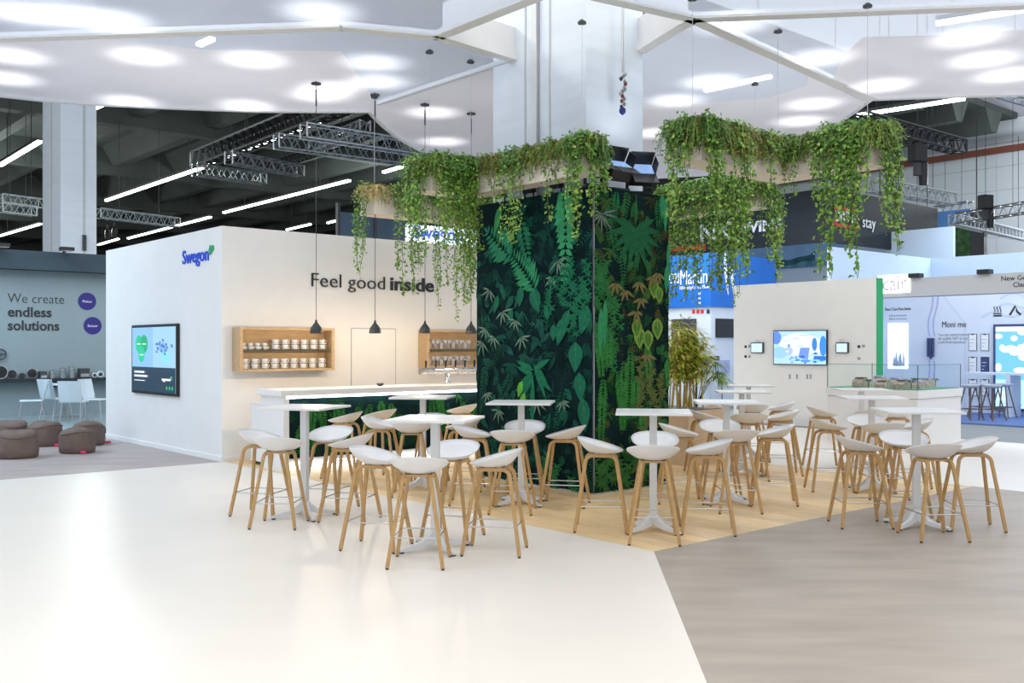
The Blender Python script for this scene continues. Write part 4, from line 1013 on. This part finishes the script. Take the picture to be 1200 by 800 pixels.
# ================================================================ BLUE KIOSK AND BLACK BANNER
ki = thing('exhibition_kiosk', 'kiosk with a blue sign band over white panels', 'kiosk', ab(13.7, 9.05), AX)
part('wall', MB().box(.05, 3, .05, 5, 0, 2.77), M['stand_white'], ki)
sgn = part('sign_band', MB().box(0, 3.05, 0, 5.05, 2.77, 4.25), M['sign_blue'], ki)
KP = ab(13.7, 9.05)
def klet(parent_o, s, px, py, size, m, u, face, **k):
    sx, z = wp(px, py, KP, u)
    me = text_mesh('lettering', s, size, m, **k)
    o = inst('lettering', me, parent_o, (sx, -.01, z) if face == 'r' else (-.01, -sx, z), (H, 0, 0) if face == 'r' else (H, 0, -H))
    return o
klet(sgn, 'ORI', 784.5, 332.5, .42, M['white_print'], uL, 'l', width=.36); klet(sgn, 'Martin', 797.5, 333.5, .6, M['white_print'], uL, 'l', width=.95)
klet(sgn, 'life style coffee', 797, 339.5, .15, M['white_print'], uL, 'l', width=1.05)
for i, (dy, ang) in enumerate(((0, .2), (.16, -.1))):   # swoosh emblem on the short side
    s, z = wp(853+i*4, 335, KP, E1)
    pts = [(s-.28*math.sin(t)*.6+i*.1, z-.25+1.15*t/2.2) for t in [x*.22 for x in range(11)]]
    q = [(x+.10*math.sin(PI*k/10)+.01, zz) for k, (x, zz) in enumerate(pts)][::-1]
    part('emblem', MB().prism(pts+q, -.02, 0, 'y'), M['white_print'], sgn)
for i, px in enumerate((812, 817, 822, 829)):
    s, z = wp(px, 366, KP, uL); part('small_logo', MB().box(.04, .05, -s-.04, -s+.06, z-.03, z+.08), M['red'] if i < 3 else M['ink'], ki)
s, z = wp(820, 352, KP, uL)
for k in range(3): part('small_print', MB().box(-.01, 0, -s-.03, -s+.04, z-.1+k*.13, z-.04+k*.13), M['white_print'], sgn)
s0, z1 = wp(840, 373, KP, E1); s1, z0 = wp(862, 395.5, KP, E1); part('wall_monitor', MB().box(s0, s1+.4, 0.0, .05, z0, z1), M['black'], ki)
s0, z1 = wp(786, 374, KP, uL); s1, z0 = wp(815, 420, KP, uL); part('dark_recess', MB().box(.03, .05, -s1, -s0, z0, z1), M['dark'], ki)
t = thing('shop_trolley', 'slim dark stand with trays before the blue kiosk', 'stand', ab(13.0, 9.0), AX)
part('pole', MB().tube([(0, 0, .03), (0, 0, 1.35)], .025, 8), M['dark'], t)
part('tray', MB().box(-.1, .75, -.2, .2, 1.3, 1.42), M['dark'], t); part('tray', MB().box(-.1, .7, -.2, .2, .75, .79), M['metal_white'], t); part('base', MB().box(-.2, .5, -.25, .25, 0, .03), M['dark'], t)
part('poster', MB().box(.9, 1.45, -.02, 0, .95, 1.3), M['lilac'], t); part('poster_pole', MB().tube([(1.15, .02, 0), (1.15, .02, 1.3)], .015, 6), M['dark'], t)
nb = ab(17.4, 7.75, 4.7)
bk = thing('black_sign_box', 'big black hanging sign box with white and red lettering', 'sign', nb, AX)
part('sign_face', MB().box(0, 6.6, 0, .12, 0, 1.55), M['banner'], bk); part('sign_face', MB().box(0, .12, .12, 8, 0, 1.55), M['banner'], bk)
NP = ab(17.4, 7.75)
s0 = wp(977, 250, NP, E1)[0]; s1 = wp(1005, 250, NP, E1)[0]; _, zt = wp(990, 243, NP, E1); _, zb = wp(990, 267, NP, E1)
zt -= 4.7; zb -= 4.7
part('red_bar', MB().box(s0, s1, -.02, 0, zt-.1, zt), M['red'], bk); part('red_bar', MB().box(s0, s1, -.02, 0, zb, zb+.1), M['red'], bk); part('red_bar', MB().box(s0, s0+.12, -.02, 0, zb, zb+.25), M['red'], bk)
inst('lettering', text_mesh('lettering', 'DRINK', .42, M['white_print'], width=s1-s0, offset=.012), bk, (s0+.05, -.02, (zt+zb)/2-.13), (H, 0, 0))
inst('lettering', text_mesh('lettering', 'stay', .5, M['white_print'], width=.75), bk, (s1+.25, -.02, (zt+zb)/2-.2), (H, 0, 0))
sx = -wp(800, 260, NP, uL)[0]
for tx, s_, z_, sz, m_, wd in (('IN', 6.9, .35, .8, 'white_print', .9), ('NK', 4.6, .35, .8, 'white_print', 1.3), ('WINE', 3.0, .5, .45, 'white_print', 1.5)):
    inst('lettering', text_mesh('lettering', tx, sz, M[m_], width=wd, offset=.015), bk, (-.02, s_, z_), (H, 0, -H))
part('red_bar', MB().box(-.02, 0, 4.4, 6.0, .12, .28), M['red'], bk); part('red_bar', MB().box(-.02, 0, 5.9, 6.05, .12, .75), M['red'], bk)
for x in (.5, 3, 6): part('cable', MB().tube([(x, .06, 1.55), (x, .06, ZC-4.7)], .012, 4), M['black_metal'], bk)

# ================================================================ NEIGHBOURING STAND WITH FASCIA
PF = ab(13.4, 2.0)
fs = thing('fascia_beam', 'long grey fascia beam with backlit lettering over the blue stand', 'fascia', PF, rL)
f0 = wp(1030, 400, PF, uL)[0]
_, zb = wp(1130, 344.8, PF, uL); _, zt = wp(1130, 322.5, PF, uL)
part('beam', MB().box(f0-1.5, 14, 0, .5, zb, zt), M['fascia'], fs)
s0, z = wp(1029, 341, PF, uL); s1 = wp(1064, 340, PF, uL)[0]
inst('lettering', text_mesh('lettering', 'rcair', .5, mat('backlit_letter', (.6, .5, .58), .4, var=.02), width=(s1-s0)), fs, (s0, -.05, z), (H, 0, 0))
part('letter_backlight', MB().box(s0-.0, s1+.06, -.03, -.005, z-.06, z+.36), mat('letter_glow', (1, 1, .95), .5, emit=(1, .97, .85), estr=1.3, var=.01), fs, bev=.01)
for tx, px, py, sz in (('New Generation', 1173, 329, .145), ('Clean Air', 1187, 336.3, .145)):
    s, z = wp(px, py, PF, uL); inst('lettering', text_mesh('lettering', tx, sz, M['ink'], ext=.003), fs, (s, -.005, z), (H, 0, 0))
for px in (1073, 1154):
    s, z = wp(px, 323, PF, uL); part('flood_lamp', MB().box(s-.13, s+.13, -.1, .12, zt, zt+.1), M['black_metal'], fs)
for s in (f0-1.4, 13.6): part('post', MB().box(s, s+.1, .2, .3, .03, zb), M['stand_white'], fs)
PBk = ab(16.9, 2.0)
k0 = wp(1022, 400, PBk, uL)[0]
bw = struct(MB().box(k0-2, 14, 0, .15, .03, 3.3).build('wall_stand', M['stand_white'], loc=PBk, rz=rL))
def bt(tx, px, py, sz, m, **k):
    s, z = wp(px, py, PBk, uL); return wall_text('lettering', tx, bw, s, z, sz, M[m], **k)
bt('Pure / Care Pure Series', 1037.5, 364, .115, 'ink', width=.72); bt('Moni me', 1104, 383.5, .22, 'ink', width=.62)
for i, tx in enumerate(('You can control indoor', 'air quality 24/7 at any', 'point from anywhere')): bt(tx, 1099.5, 393.5+i*4.3, .10, 'ink_grey', width=.8-.04*i)
for i in range(2): bt('fresh air for the home', 1042, 370.5+i*4, .06, 'ink_grey', width=.5)
s0, z1 = wp(1041, 379, PBk, uL); s1, z0 = wp(1064, 432, PBk, uL)
nich = part('lit_niche', MB().box(s0, s1, -.02, 0, z0, z1), mat('lit_niche', (.9, .95, 1), .5, emit=(.85, .95, 1), estr=.9, var=.01), bw)
for i in range(12): 
    x = s0+.15+R.random()*.3; part('niche_print', MB().prism(leaf_poly(.25+R.random()*.3, .05) if 0 else [(x, z0+.05), (x+.04, z0+.1), (x+.05*R.uniform(-1, 1), z0+.3+R.random()*.3), (x-.03, z0+.1)], -.026, -.02, 'y'), M['pale_line'], nich)
s0, z1 = wp(1087, 396, PBk, uL); s1, z0 = wp(1096, 418, PBk, uL); w_ = (s1-s0)/3
for i in range(3): part('navy_tube', MB().tube([(s0+w_*(i+.5), -.05, z0-(.05 if i == 1 else 0)), (s0+w_*(i+.5), -.05, z1)], w_*.42, 10), M['print_dark'], bw)
for i in range(2):
    pts = []
    for k in range(24):
        zz = z1+.05+k*.055; pts.append((s0+.06+i*.13-.05*math.sin(k*.28)+.002*k, -.006, zz))
    part('wave_line', MB().bar(pts, .035, .006, (0, 1, 0)), M['lilac'], bw); part('wave_line', MB().bar([(s0+.05+i*.13+.01*math.sin(k), -.006, z0-.1-k*.1) for k in range(6)], .035, .006, (0, 1, 0)), M['lilac'], bw)
s0, z = wp(1104, 350, PBk, uL); s1, z1 = wp(1131, 378, PBk, uL); part('house_line', MB().bar([(s0, -.004, z+.1), (s1, -.004, z1), (s1, -.004, .1)], .02, .004, (0, 1, 0)), M['pale_line'], bw)
for j, (px, py) in enumerate(((1150, 372), (1165, 362), (1172, 350))):
    s, z = wp(px, py, PBk, uL); part('wave_line', MB().bar([(s+k*.09, -.005, z+.09*math.sin(k*.55)+.012*k) for k in range(26)], .045, .005, (0, 1, 0)), M['pale_line'], bw)
for px, py in ((1169, 366), (1190, 364)):
    s, z = wp(px, py, PBk, uL)
    part('pictogram', MB().box(s-.1, s+.1, -.008, 0, z-.1, z-.06).box(s-.1, s+.1, -.008, 0, z-.04, z-.015) if px < 1180 else MB().bar([(s-.13, -.005, z-.1), (s, -.005, z+.12), (s+.04, -.005, z-.02), (s+.13, -.005, z-.1)], .05, .008, (0, 1, 0)), M['ink'], bw)
    if px < 1180:
        for k in range(3): part('pictogram', MB().bar([(s-.07+k*.07+.015*math.sin(q*1.2), -.005, z+q*.03) for q in range(6)], .02, .008, (0, 1, 0)), M['ink'], bw)
n_ = 0
for c_, px in enumerate((1135.4, 1149.6)):
    for r_, py in enumerate((391, 418, 444)):
        s0, z1 = wp(px, py, PBk, uL); s1, z0 = wp(px+9.6, py+20, PBk, uL)
        t = thing('phone_poster', 'phone shaped wall poster, %s row, %s the tall screen' % (('top', 'middle', 'bottom')[r_], ('farther from', 'closer to')[c_]), 'poster', (PBk.x+uL.x*s0, PBk.y+uL.y*s0, z0), rL, 'phone posters')
        w_, h_ = s1-s0, z1-z0
        part('frame', MB().box(0, w_, -.015, -.001, 0, h_), M['ink'], t); part('sheet', MB().box(.012, w_-.012, -.018, -.015, .012, h_-.012), M['print_dark'] if (r_ == 1 and c_ == 1) else M['white_print'], t)
        part('notch', MB().box(w_*.3, w_*.7, -.02, -.018, h_-.03, h_-.005), M['ink'], t)
        for k in range(3): part('print_line', MB().box(.03, w_*(.4+.15*k), -.02, -.018, h_*(.25+.2*k), h_*(.25+.2*k)+.012), M['ink_grey'] if not (r_ == 1 and c_ == 1) else M['white_print'], t)
def pic_sky(poly, t, w, h, dep):
    poly(rect(0, 1, 0, 1), (.16, .52, .95)); poly(rect(0, 1, 0, .35), (.45, .75, 1)); poly(rect(0, 1, .94, 1), (.7, .8, .95))
    for i in range(16): poly(ell(R.uniform(0, 1), R.uniform(.35, .95), R.uniform(.06, .16), R.uniform(.02, .06), 10), (.85, .95, 1))
    for i in range(10): poly(ell(R.uniform(0, 1), R.uniform(.0, .2), R.uniform(.08, .2), R.uniform(.02, .06), 8), R.choice([(.1, .3, .5), (.6, .8, .95), (.05, .2, .4)]))
PSk = ab(16.9, 2.0)
screen('tall_screen', 'tall blue framed screen showing clouds in a blue sky', PSk, uL, rL, 1165.5, 1225, 380, 480, 1166, pic_sky, .08, 'print_dark', .06)
# pale counter end and stools on the blue carpet
ct = thing('white_counter', 'white high counter on the blue carpet', 'counter', ab(14.6, .1), rL)
g = gp(1190, 494, .03)
ct.location = (gp(1140, 485.5, .03).x, gp(1140, 485.5, .03).y, .03)
part('top', MB().box(-.1, 2.0, -.25, .35, .98, 1.03), M['stand_white'], ct); part('end_panel', MB().box(.88, .98, -.25, .35, 0, .98), M['stand_white'], ct); part('end_panel', MB().box(1.7, 1.8, -.25, .35, 0, .98), M['stand_white'], ct)
for i, px in enumerate((1137, 1149, 1163, 1176)):
    P = gp(px, 492+.3*i if i % 2 == 0 else 488.6+.3*i, .03)
    t = thing('carpet_stool', 'grey stool with crossed dark legs on the blue carpet, %s' % ('beside the display case', 'second from the display case', 'third from the display case', 'beside the counter panel')[i], 'stool', (P.x, P.y, .03), rL+R.uniform(-.4, .4), 'grey stools on the blue carpet')
    part('seat', MB().lathe([(.08, .72), (.17, .735), (.2, .80), (.19, .80), (.15, .75), (.05, .745)], 16), M['stoolgrey'], t, smooth=True)
    for sx in (-1, 1):
        for sy in (-1, 1): part('leg', MB().tube([(sx*.21, sy*.19, 0), (sx*.08, sy*.07, .73)], .016, 5), M['darkwood'], t)
    part('foot_rest', MB().tube([(-.17, -.15, .25), (.17, -.15, .25), (.17, .15, .25), (-.17, .15, .25), (-.17, -.15, .25)], .01, 5), M['darkwood'], t)

# ================================================================ POUFS AND THE STAND WITH CHAIRS
def pouf(P, rx, ry, h, label, seed, tagpos):
    rr = random.Random(seed); t = thing('pouf', label, 'pouf', (P.x, P.y, 0), rr.uniform(0, 1), 'brown canvas poufs')
    prof = [(.0, 0), (.86, 0), (.97, .06), (1.0, .3), (.99, .6), (.96, .82), (.86, .95), (.62, 1.0), (.3, 1.03), (.0, 1.04)]
    n = 28; mb = MB(); vs = []
    for i, (r, z) in enumerate(prof):
        for k in range(n):
            a = 2*PI*k/n; w = 1+.025*math.sin(3*a+seed)+.02*rr.uniform(-1, 1)*(i > 2)
            vs.append((r*w*rx*math.cos(a), r*w*ry*math.sin(a), z*h+(.03*math.sin(2*a+seed)*r if i > 4 else 0)+(rr.uniform(-.008, .008) if i > 5 else 0)))
    mb.add(vs, [(i*n+k, i*n+(k+1) % n, (i+1)*n+(k+1) % n, (i+1)*n+k) for i in range(len(prof)-1) for k in range(n)])
    part('cushion', mb, M['pouf'], t, smooth=True)
    part('seam', MB().tube([(.985*rx*math.cos(2*PI*k/24), .985*ry*math.sin(2*PI*k/24), .84*h+.03*math.sin(4*PI*k/24+seed)*.9) for k in range(25)], .007, 5), M['pouf'], t)
    a = tagpos-t.rotation_euler[2]
    part('tag', MB().box(-.005, .09, -.03, .03, .012, .05), M['pink'], t).location = (rx*.97*math.cos(a), ry*.97*math.sin(a), 0)
    t.children[-1].rotation_euler = (0, 0, a)
    return t
pouf(gp(20, 536), .30, .28, .40, 'brown canvas pouf cut by the picture edge, in front', 1, -2.2)
pouf(gp(12, 521), .275, .275, .40, 'brown canvas pouf half hidden behind the front pouf', 2, 1.2)
pouf(gp(53, 522), .275, .275, .40, 'brown canvas pouf in the middle before the chairs', 3, -.5)
pouf(gp(91, 530), .275, .27, .38, 'brown canvas pouf nearest the stand side wall, in front', 4, -.9)
pouf(gp(104, 521), .27, .27, .39, 'brown canvas pouf tucked behind the one by the side wall', 5, .6)
def side_chair(P, rz, label):
    t = thing('side_chair', label, 'chair', P, rz, 'pale chairs on the platform')
    part('seat', MB().box(-.22, .22, -.22, .2, .44, .465), M['chairw'], t, bev=.008)
    mb = MB(); vs = []
    for z, y in ((.47, .2), (.6, .235), (.75, .27), (.88, .3)):
        for x, c_ in ((-.22, -.0), (0, .03), (.22, 0)): vs += [(x, y+c_, z)]
    n = len(vs); v2 = [(x, y+.014, z) for x, y, z in vs]
    fs_ = [(i*3+j, i*3+j+1, i*3+j+4, i*3+j+3) for i in range(3) for j in range(2)]
    mb.add(vs, fs_); mb.add(v2, [f[::-1] for f in fs_]); mb.add([vs[0], vs[2], vs[11], vs[9], v2[0], v2[2], v2[11], v2[9]], [(0, 4, 7, 3), (1, 2, 6, 5), (3, 7, 6, 2), (0, 1, 5, 4)])
    part('backrest', mb, M['chairw'], t)
    for sx in (-1, 1):
        part('leg', MB().tube([(sx*.2, -.24, 0), (sx*.17, -.18, .44)], .011, 6), M['alu'], t); part('leg', MB().tube([(sx*.2, .26, 0), (sx*.18, .18, .44)], .011, 6), M['alu'], t)
        part('back_rail', MB().tube([(sx*.2, .18, .44), (sx*.2, .21, .52)], .01, 6), M['alu'], t)
    return t
zp = .12
def pp(px, py): p = gp(px, py, zp); return (p.x, p.y, zp)
side_chair(pp(37, 495), -1.15, 'pale chair turned sideways at the open end of the platform table')
side_chair(pp(66, 492), 2.7, 'pale chair with its glossy back towards the poufs, beside the table column')
side_chair(pp(87, 497), PI+.1, 'pale chair seen square from behind before the platform table')
side_chair(pp(114, 493), 1.35, 'pale chair turned sideways by the stand side wall')
side_chair(pp(92, 484), .2, 'pale chair across the platform table, mostly hidden')
tb = thing('meeting_table', 'small round table among the pale chairs on the platform', 'table', pp(77, 489))
part('top', MB().lathe([(.4, .72), (.4, .745), (.39, .75)], 28), M['chairw'], tb); part('column', MB().tube([(0, 0, .02), (0, 0, .72)], .05, 12), M['duct'], tb); part('base', MB().lathe([(.25, 0), (.25, .015), (.05, .04)], 20), M['duct'], tb)
# shelf with duct parts
PSh = ab(-1.3, 15.8)
sh = thing('display_shelf', 'long black shelf on the grey lettered wall', 'shelf', PSh, AX)
_, zsf = wp(60, 443.5, PSh, E1)
part('board', MB().box(-9, 7, 0, .29, zsf-.07, zsf), M['shelf_dark'], sh)
for x in (-6, -3, 0, 3): part('bracket', MB().box(x, x+.04, .03, .29, zsf-.2, zsf-.07), M['shelf_dark'], sh)
def item(px0, px1, py, kind, label):
    s0 = wp(px0, 440, PSh, E1)[0]; s1 = wp(px1, 440, PSh, E1)[0]; h = wp((px0+px1)/2, py, PSh, E1)[1]-zsf
    w = s1-s0; P = PSh+Vector((E1.x*(s0+w/2)+E2.x*.14, E1.y*(s0+w/2)+E2.y*.14, zsf))
    t = thing({'ring': 'duct_ring', 'cyl': 'duct_tube', 'box': 'duct_box', 'valve': 'air_valve'}[kind], label, 'duct part', P, AX)
    if kind == 'ring':
        r = h/2
        part('ring', MB().tube([(r*.93*math.cos(2*PI*k/24), 0, r+r*.93*math.sin(2*PI*k/24)) for k in range(25)], r*.10, 6), M['duct'], t)
        part('collar', MB().lathe([(r*.95, -.03), (r*.95, .05), (r*.8, .05), (r*.8, -.03)], 24, (0, .02, r), axis='y'), M['dark'], t)
        part('blades', MB().box(-r*.8, r*.8, .0, .02, r*.92, r*1.08).box(-r*.08, r*.08, .0, .02, r*.3, r*1.7), M['alu'], t)
    elif kind == 'valve':
        r = h/2; part('body', MB().lathe([(r, 0), (r, .03), (r*.8, .06)], 24, (0, -.04, r), axis='y'), M['chairw'], t); part('plate', MB().lathe([(r*.3, -.02), (r*.6, 0), (r*.62, .02)], 24, (0, -.05, r), axis='y'), M['dark'], t)
    elif kind == 'cyl':
        part('body', MB().lathe([(w*.46, 0), (w*.48, .01), (w*.48, h*.97), (w*.44, h)], 22), M['duct'], t, smooth=False); part('band', MB().lathe([(w*.5, h*.85), (w*.5, h*.9), (w*.46, h*.9)], 22), M['alu'], t); part('lid', MB().lathe([(w*.44, h), (w*.2, h+.01)], 22), M['dark'], t)
    else:
        part('body', MB().box(-w/2, w/2, -.1, .1, 0, h), M['dark'], t, bev=.008); part('front_plate', MB().box(-w*.42, w*.42, -.108, -.1, h*.12, h*.45), M['alu'], t)
for args in ((-4, 9, 428, 'ring', 'open duct ring at the picture edge of the shelf'), (11, 21, 433, 'ring', 'dark duct ring beside the shelf edge'), (24.5, 31, 436.5, 'ring', 'smallest duct ring on the shelf'), (34, 45, 431.5, 'ring', 'bright duct ring in the middle of the shelf'), (48, 56, 435, 'box', 'low black duct box on the shelf'),
             (59.5, 66.5, 434.5, 'cyl', 'short grey duct tube on the shelf'), (72, 79, 431.5, 'cyl', 'medium grey duct tube on the shelf'), (83, 90, 430, 'cyl', 'tallest grey duct tube on the shelf'), (94.5, 106, 431.5, 'box', 'black duct box with a bright front plate on the shelf'), (110.5, 115, 436.5, 'valve', 'small round white air valve on the shelf'), (117, 122, 434.5, 'valve', 'round air valve by the stand side wall')):
    item(*args)
s, z = wp(0, 415, PG, E1); wr = thing('wall_ring', 'dark metal ring mounted on the grey wall', 'duct part', (PG.x+E1.x*s, PG.y+E1.y*s, z), AX)
part('ring', MB().tube([(.11*math.cos(2*PI*k/24), -.05, .11*math.sin(2*PI*k/24)) for k in range(25)], .018, 6), M['dark'], wr); part('hook', MB().box(-.02, .02, -.05, 0, -.02, .02).box(-.1, .1, -.055, -.045, -.01, .01), M['dark'], wr)
for px in (0, 75):
    P = ab(-1.3, 15.7); s, z = wp(px, 302, P, E1)
    t = thing('wall_floodlight', 'small black floodlight on the navy band, %s' % ('by the picture edge' if px < 50 else 'below the white column'), 'floodlight', (P.x+E1.x*s, P.y+E1.y*s, 3.82), AX)
    part('housing', MB().box(-.14, .14, -.3, -.1, .02, .1), M['black_metal'], t); part('arm', MB().box(-.02, .02, -.12, .05, 0, .03), M['black_metal'], t); part('lens', MB().box(-.12, .12, -.29, -.12, .012, .02), M['cupw'], t)

# ================================================================ HALL: LIGHT STRIPS, TRUSSES, HOISTS
def strip_light(p0, p1, label, z=10.2, seg=1):
    A_, B_ = gp(*p0, z), gp(*p1, z); d = B_-A_; L = d.length
    t = thing('strip_light', label, 'light', A_, math.atan2(d.y, d.x), 'hall strip lights')
    n = max(1, round(L/6))
    for i in range(n):
        x0, x1 = L*i/n+.05, L*(i+1)/n-.05
        part('tube', MB().box(x0, x1, -.09, .09, 0, .1), M['led'], t); part('housing', MB().box(x0, x1, -.12, .12, .1, .22), M['dark'], t)
    part('hanger', MB().tube([(L*.2, 0, .2), (L*.2, 0, ZC-z)], .02, 4).tube([(L*.8, 0, .2), (L*.8, 0, ZC-z)], .02, 4), M['dark'], t)
SL = [((0, 195), (47, 167), 'entering at the picture edge beside the white column'), ((124, 236), (252, 192.5), 'running up to the dark truss'), ((262, 250), (410, 212.5), 'long one above the lettered wall'), ((150, 280), (247, 255), 'above the top edge of the stand side wall'),
      ((336, 270), (364, 263.5), 'short one just above the lettered wall'), ((384, 262), (434, 249.5), 'behind the trailing ivy end'), ((449, 203), (515, 183.5), 'meeting the curved canopy edge'), ((0, 277), (48, 263), 'low one at the picture edge'), ((115, 287.5), (139, 280.5), 'stub beside the white column foot'), ((108, 129), (123, 122.5), 'stub under the canopy edge'),
      ((268, 186), (378, 146), 'fixed along the long dark truss'), ((1003, 137), (1132, 117), 'over the grey panelled hall wall'), ((232, 55), (250, 47), 'seen dimly through the canopy'), ((825, 108), (905, 91), 'seen through the canopy beside the column'), ((1095, 30), (1205, 13), 'seen through the canopy by its outer corner')]
for p0, p1, nm in SL: strip_light(p0, p1, 'long white hall strip light ' + nm)
def truss(p0, p1, w, m, label, r=.03):
    p0, p1 = Vector(p0), Vector(p1); d = p1-p0; L = math.hypot(d.x, d.y)
    t = thing('truss', label, 'truss', p0, math.atan2(d.y, d.x)); t.rotation_euler[1] = -math.atan2(d.z, L); L = d.length
    for y in (-w/2, w/2):
        for z in (0, w): part('chord', MB().tube([(0, y, z), (L, y, z)], r, 5), M[m], t)
    n = max(2, int(L/w*.9)); lat = MB(); q = r*.6
    for i in range(n):
        x0, xm, x1 = L*i/n, L*(i+.5)/n, L*(i+1)/n
        for y in (-w/2, w/2): lat.tube([(x0, y, 0), (xm, y, w)], q, 3, caps=False).tube([(xm, y, w), (x1, y, 0)], q, 3, caps=False)
        for z in (0, w): lat.tube([(x0, -w/2, z), (xm, w/2, z)], q, 3, caps=False).tube([(xm, w/2, z), (x1, -w/2, z)], q, 3, caps=False)
    part('lattice', lat, M[m], t)['kind'] = 'stuff'
    for y in (-w/2, w/2):
        for x in (0, L): part('end_frame', MB().tube([(x, y, 0), (x, y, w)], r, 4), M[m], t)
    for x in (L*.25, L*.75): part('suspension_cable', MB().tube([(x, 0, w), (x, 0, w+4)], .012, 4), M['black_metal'], t)
    return t
def T(px0, py0, px1, py1, z, w, m, label, r=.03, z2=None): return truss(gp(px0, py0, z), gp(px1, py1, z2 or z), w, m, label, r)
T(232, 196, 432, 120, 8.4, .55, 'black_metal', 'long dark truss carrying lamps, running under the canopy edge', .05)
T(228, 205, 309, 216, 7.6, .38, 'alu', 'short silver truss hanging under the dark truss end')
T(268, 191, 352, 207, 7.6, .38, 'alu', 'silver truss between the dark truss and the pale column cables')
T(324, 173, 510, 197, 7.6, .40, 'alu', 'long silver truss ending behind the ivy planter')
T(356, 161, 520, 186, 7.6, .40, 'alu', 'upper silver truss just below the canopy edge')
T(368, 178, 428, 155, 8.15, .35, 'alu', 'silver cross truss joining the two long silver ones')
T(300, 204, 420, 166, 8.7, .30, 'black_metal', 'thin dark truss between silver trusses', .03)
T(115, 255, 208, 266, 7.2, .4, 'alu_dull', 'grey truss above the stand side wall by the column')
T(0, 238, 48, 244, 7.2, .35, 'alu_dull', 'grey truss piece at the picture edge')
T(0, 248, 40, 253, 6.8, .35, 'alu_dull', 'lower grey truss piece at the picture edge')
T(1010, 150, 1125, 180, 7.6, .4, 'black_metal', 'black truss hanging before the grey panelled hall wall', .035)
T(1021, 224, 1115, 240, 6.6, .38, 'alu_dull', 'grey truss carrying the black sign box')
T(1117, 263, 1215, 285, 6.2, .36, 'alu_dull', 'grey lighting truss before the panelled hall wall')
T(1124, 262, 1210, 248, 6.2, .36, 'alu', 'silver truss crossing the lighting truss')
T(1098, 252, 1137, 246, 7.2, .34, 'alu', 'short silver truss above the landscape banner')
T(1175, 112, 1230, 128, 8.0, .4, 'alu', 'silver truss end just below the canopy by the picture edge')
def hoist(px, py, z, label, s=1.0):
    P = gp(px, py, z); t = thing('chain_hoist', label, 'hoist', P, .3)
    part('motor', MB().box(-.16*s, .16*s, -.13*s, .13*s, 0, .38*s), M['black_metal'], t, bev=.02); part('hook_block', MB().box(-.07*s, .07*s, -.06*s, .06*s, -.3*s, 0), M['dark'], t, bev=.01); part('chain_bag', MB().lathe([(.09*s, -.5*s), (.1*s, -.3*s), (.1*s, 0)], 10, (.16*s, 0, 0)), M['black_metal'], t)
    part('chain', MB().tube([(0, 0, .38*s), (0, 0, ZC-z)], .014, 4), M['black_metal'], t); part('chain', MB().tube([(0, 0, -.3*s), (0, 0, -1.15*s)], .012, 4), M['black_metal'], t)
hoist(1075, 190, 7.0, 'black chain hoist under the black truss', 1.3); hoist(1155, 245, 6.5, 'black chain hoist on the lighting truss', 1.3)
# spotlights clamped under trusses
for px, py, nm in ((126, 272, 'first'), (134, 270, 'second')):
    P = gp(px, py, 6.9); t = thing('stage_lamp', '%s small dark stage lamp hanging from the grey truss by the white column' % nm, 'lamp', P, .4)
    part('body', MB().lathe([(.1, -.3), (.13, -.1), (.1, .1), (.05, .14)], 12), M['black_metal'], t); part('clamp', MB().box(-.03, .03, -.03, .03, .14, .35), M['black_metal'], t)
# lit sign with blue letters behind the lettered wall
PS2 = ab(9.5, 14.0); sg = thing('lit_sign', 'white lit sign with blue letters behind the ivy above the lettered wall', 'sign', PS2, AX)
s0, z1 = wp(480, 262, PS2, E1); s1, z0 = wp(575, 292, PS2, E1)
part('light_box', MB().box(s0, s1, 0, .2, z0-.2, z1), mat('sign_light', (.8, .88, 1), .5, emit=(.75, .87, 1), estr=.8, var=.01), sg)
inst('lettering', text_mesh('lettering', 'Swegon', .5, M['logo_blue'], width=(s1-s0)*.6, offset=.01), sg, (s0+.1, -.02, z0+.15), (H, 0, 0))
for x in (s0+.2, s1-.2): part('cable', MB().tube([(x, .1, z1), (x, .1, ZC)], .012, 4), M['black_metal'], sg)
PS3 = ab(8, 22); s0, z1 = wp(398, 248, PS3, E1); s1, z0 = wp(476, 284, PS3, E1)
bp = thing('blue_hall_banner', 'dark blue hall panel behind the trailing ivy', 'banner', PS3, AX); part('panel', MB().box(s0, s1, 0, .1, 2, z1), mat('blue_panel', (.07, .12, .18), .6, var=.2, scale=1), bp); part('frame', MB().box(s0-.1, s0, -.05, .1, 0, z1+.3).box(s0+1.4, s0+1.5, -.05, .1, 0, z1+.2), M['dark'], bp)
# chain and cable bundle hanging before the centre column
P = gp(729.5, 120, 4.5)
P = ab(.75, .25, 0); zz = EYE+(HZ-124)/F*P.y
P = Vector(((729.5-600)/F*P.y, P.y, zz))
cb = thing('rigging_bundle', 'bundle of rigging chain and hooks hanging before the centre column', 'rigging', P)
part('chain', MB().tube([(0, 0, .4), (0, 0, 3.5)], .012, 5), M['steel'], cb); part('chain', MB().tube([(.02, 0, .38), (.025, 0, 3.5)], .008, 5), M['alu'], cb)
for i in range(14): part('hook', MB().lathe([(.008, -.025), (.025, 0), (.012, .025)], 8, (R.uniform(-.035, .035), R.uniform(-.03, .03), .38-i*.03)), M[R.choice(('alu', 'dark', 'orange', 'steel', 'duct'))], cb)
part('ball_hook', MB().lathe([(.01, -.05), (.04, -.02), (.04, .02), (.01, .05)], 12, (0, 0, -.06)), M['navy_print'], cb, smooth=True)
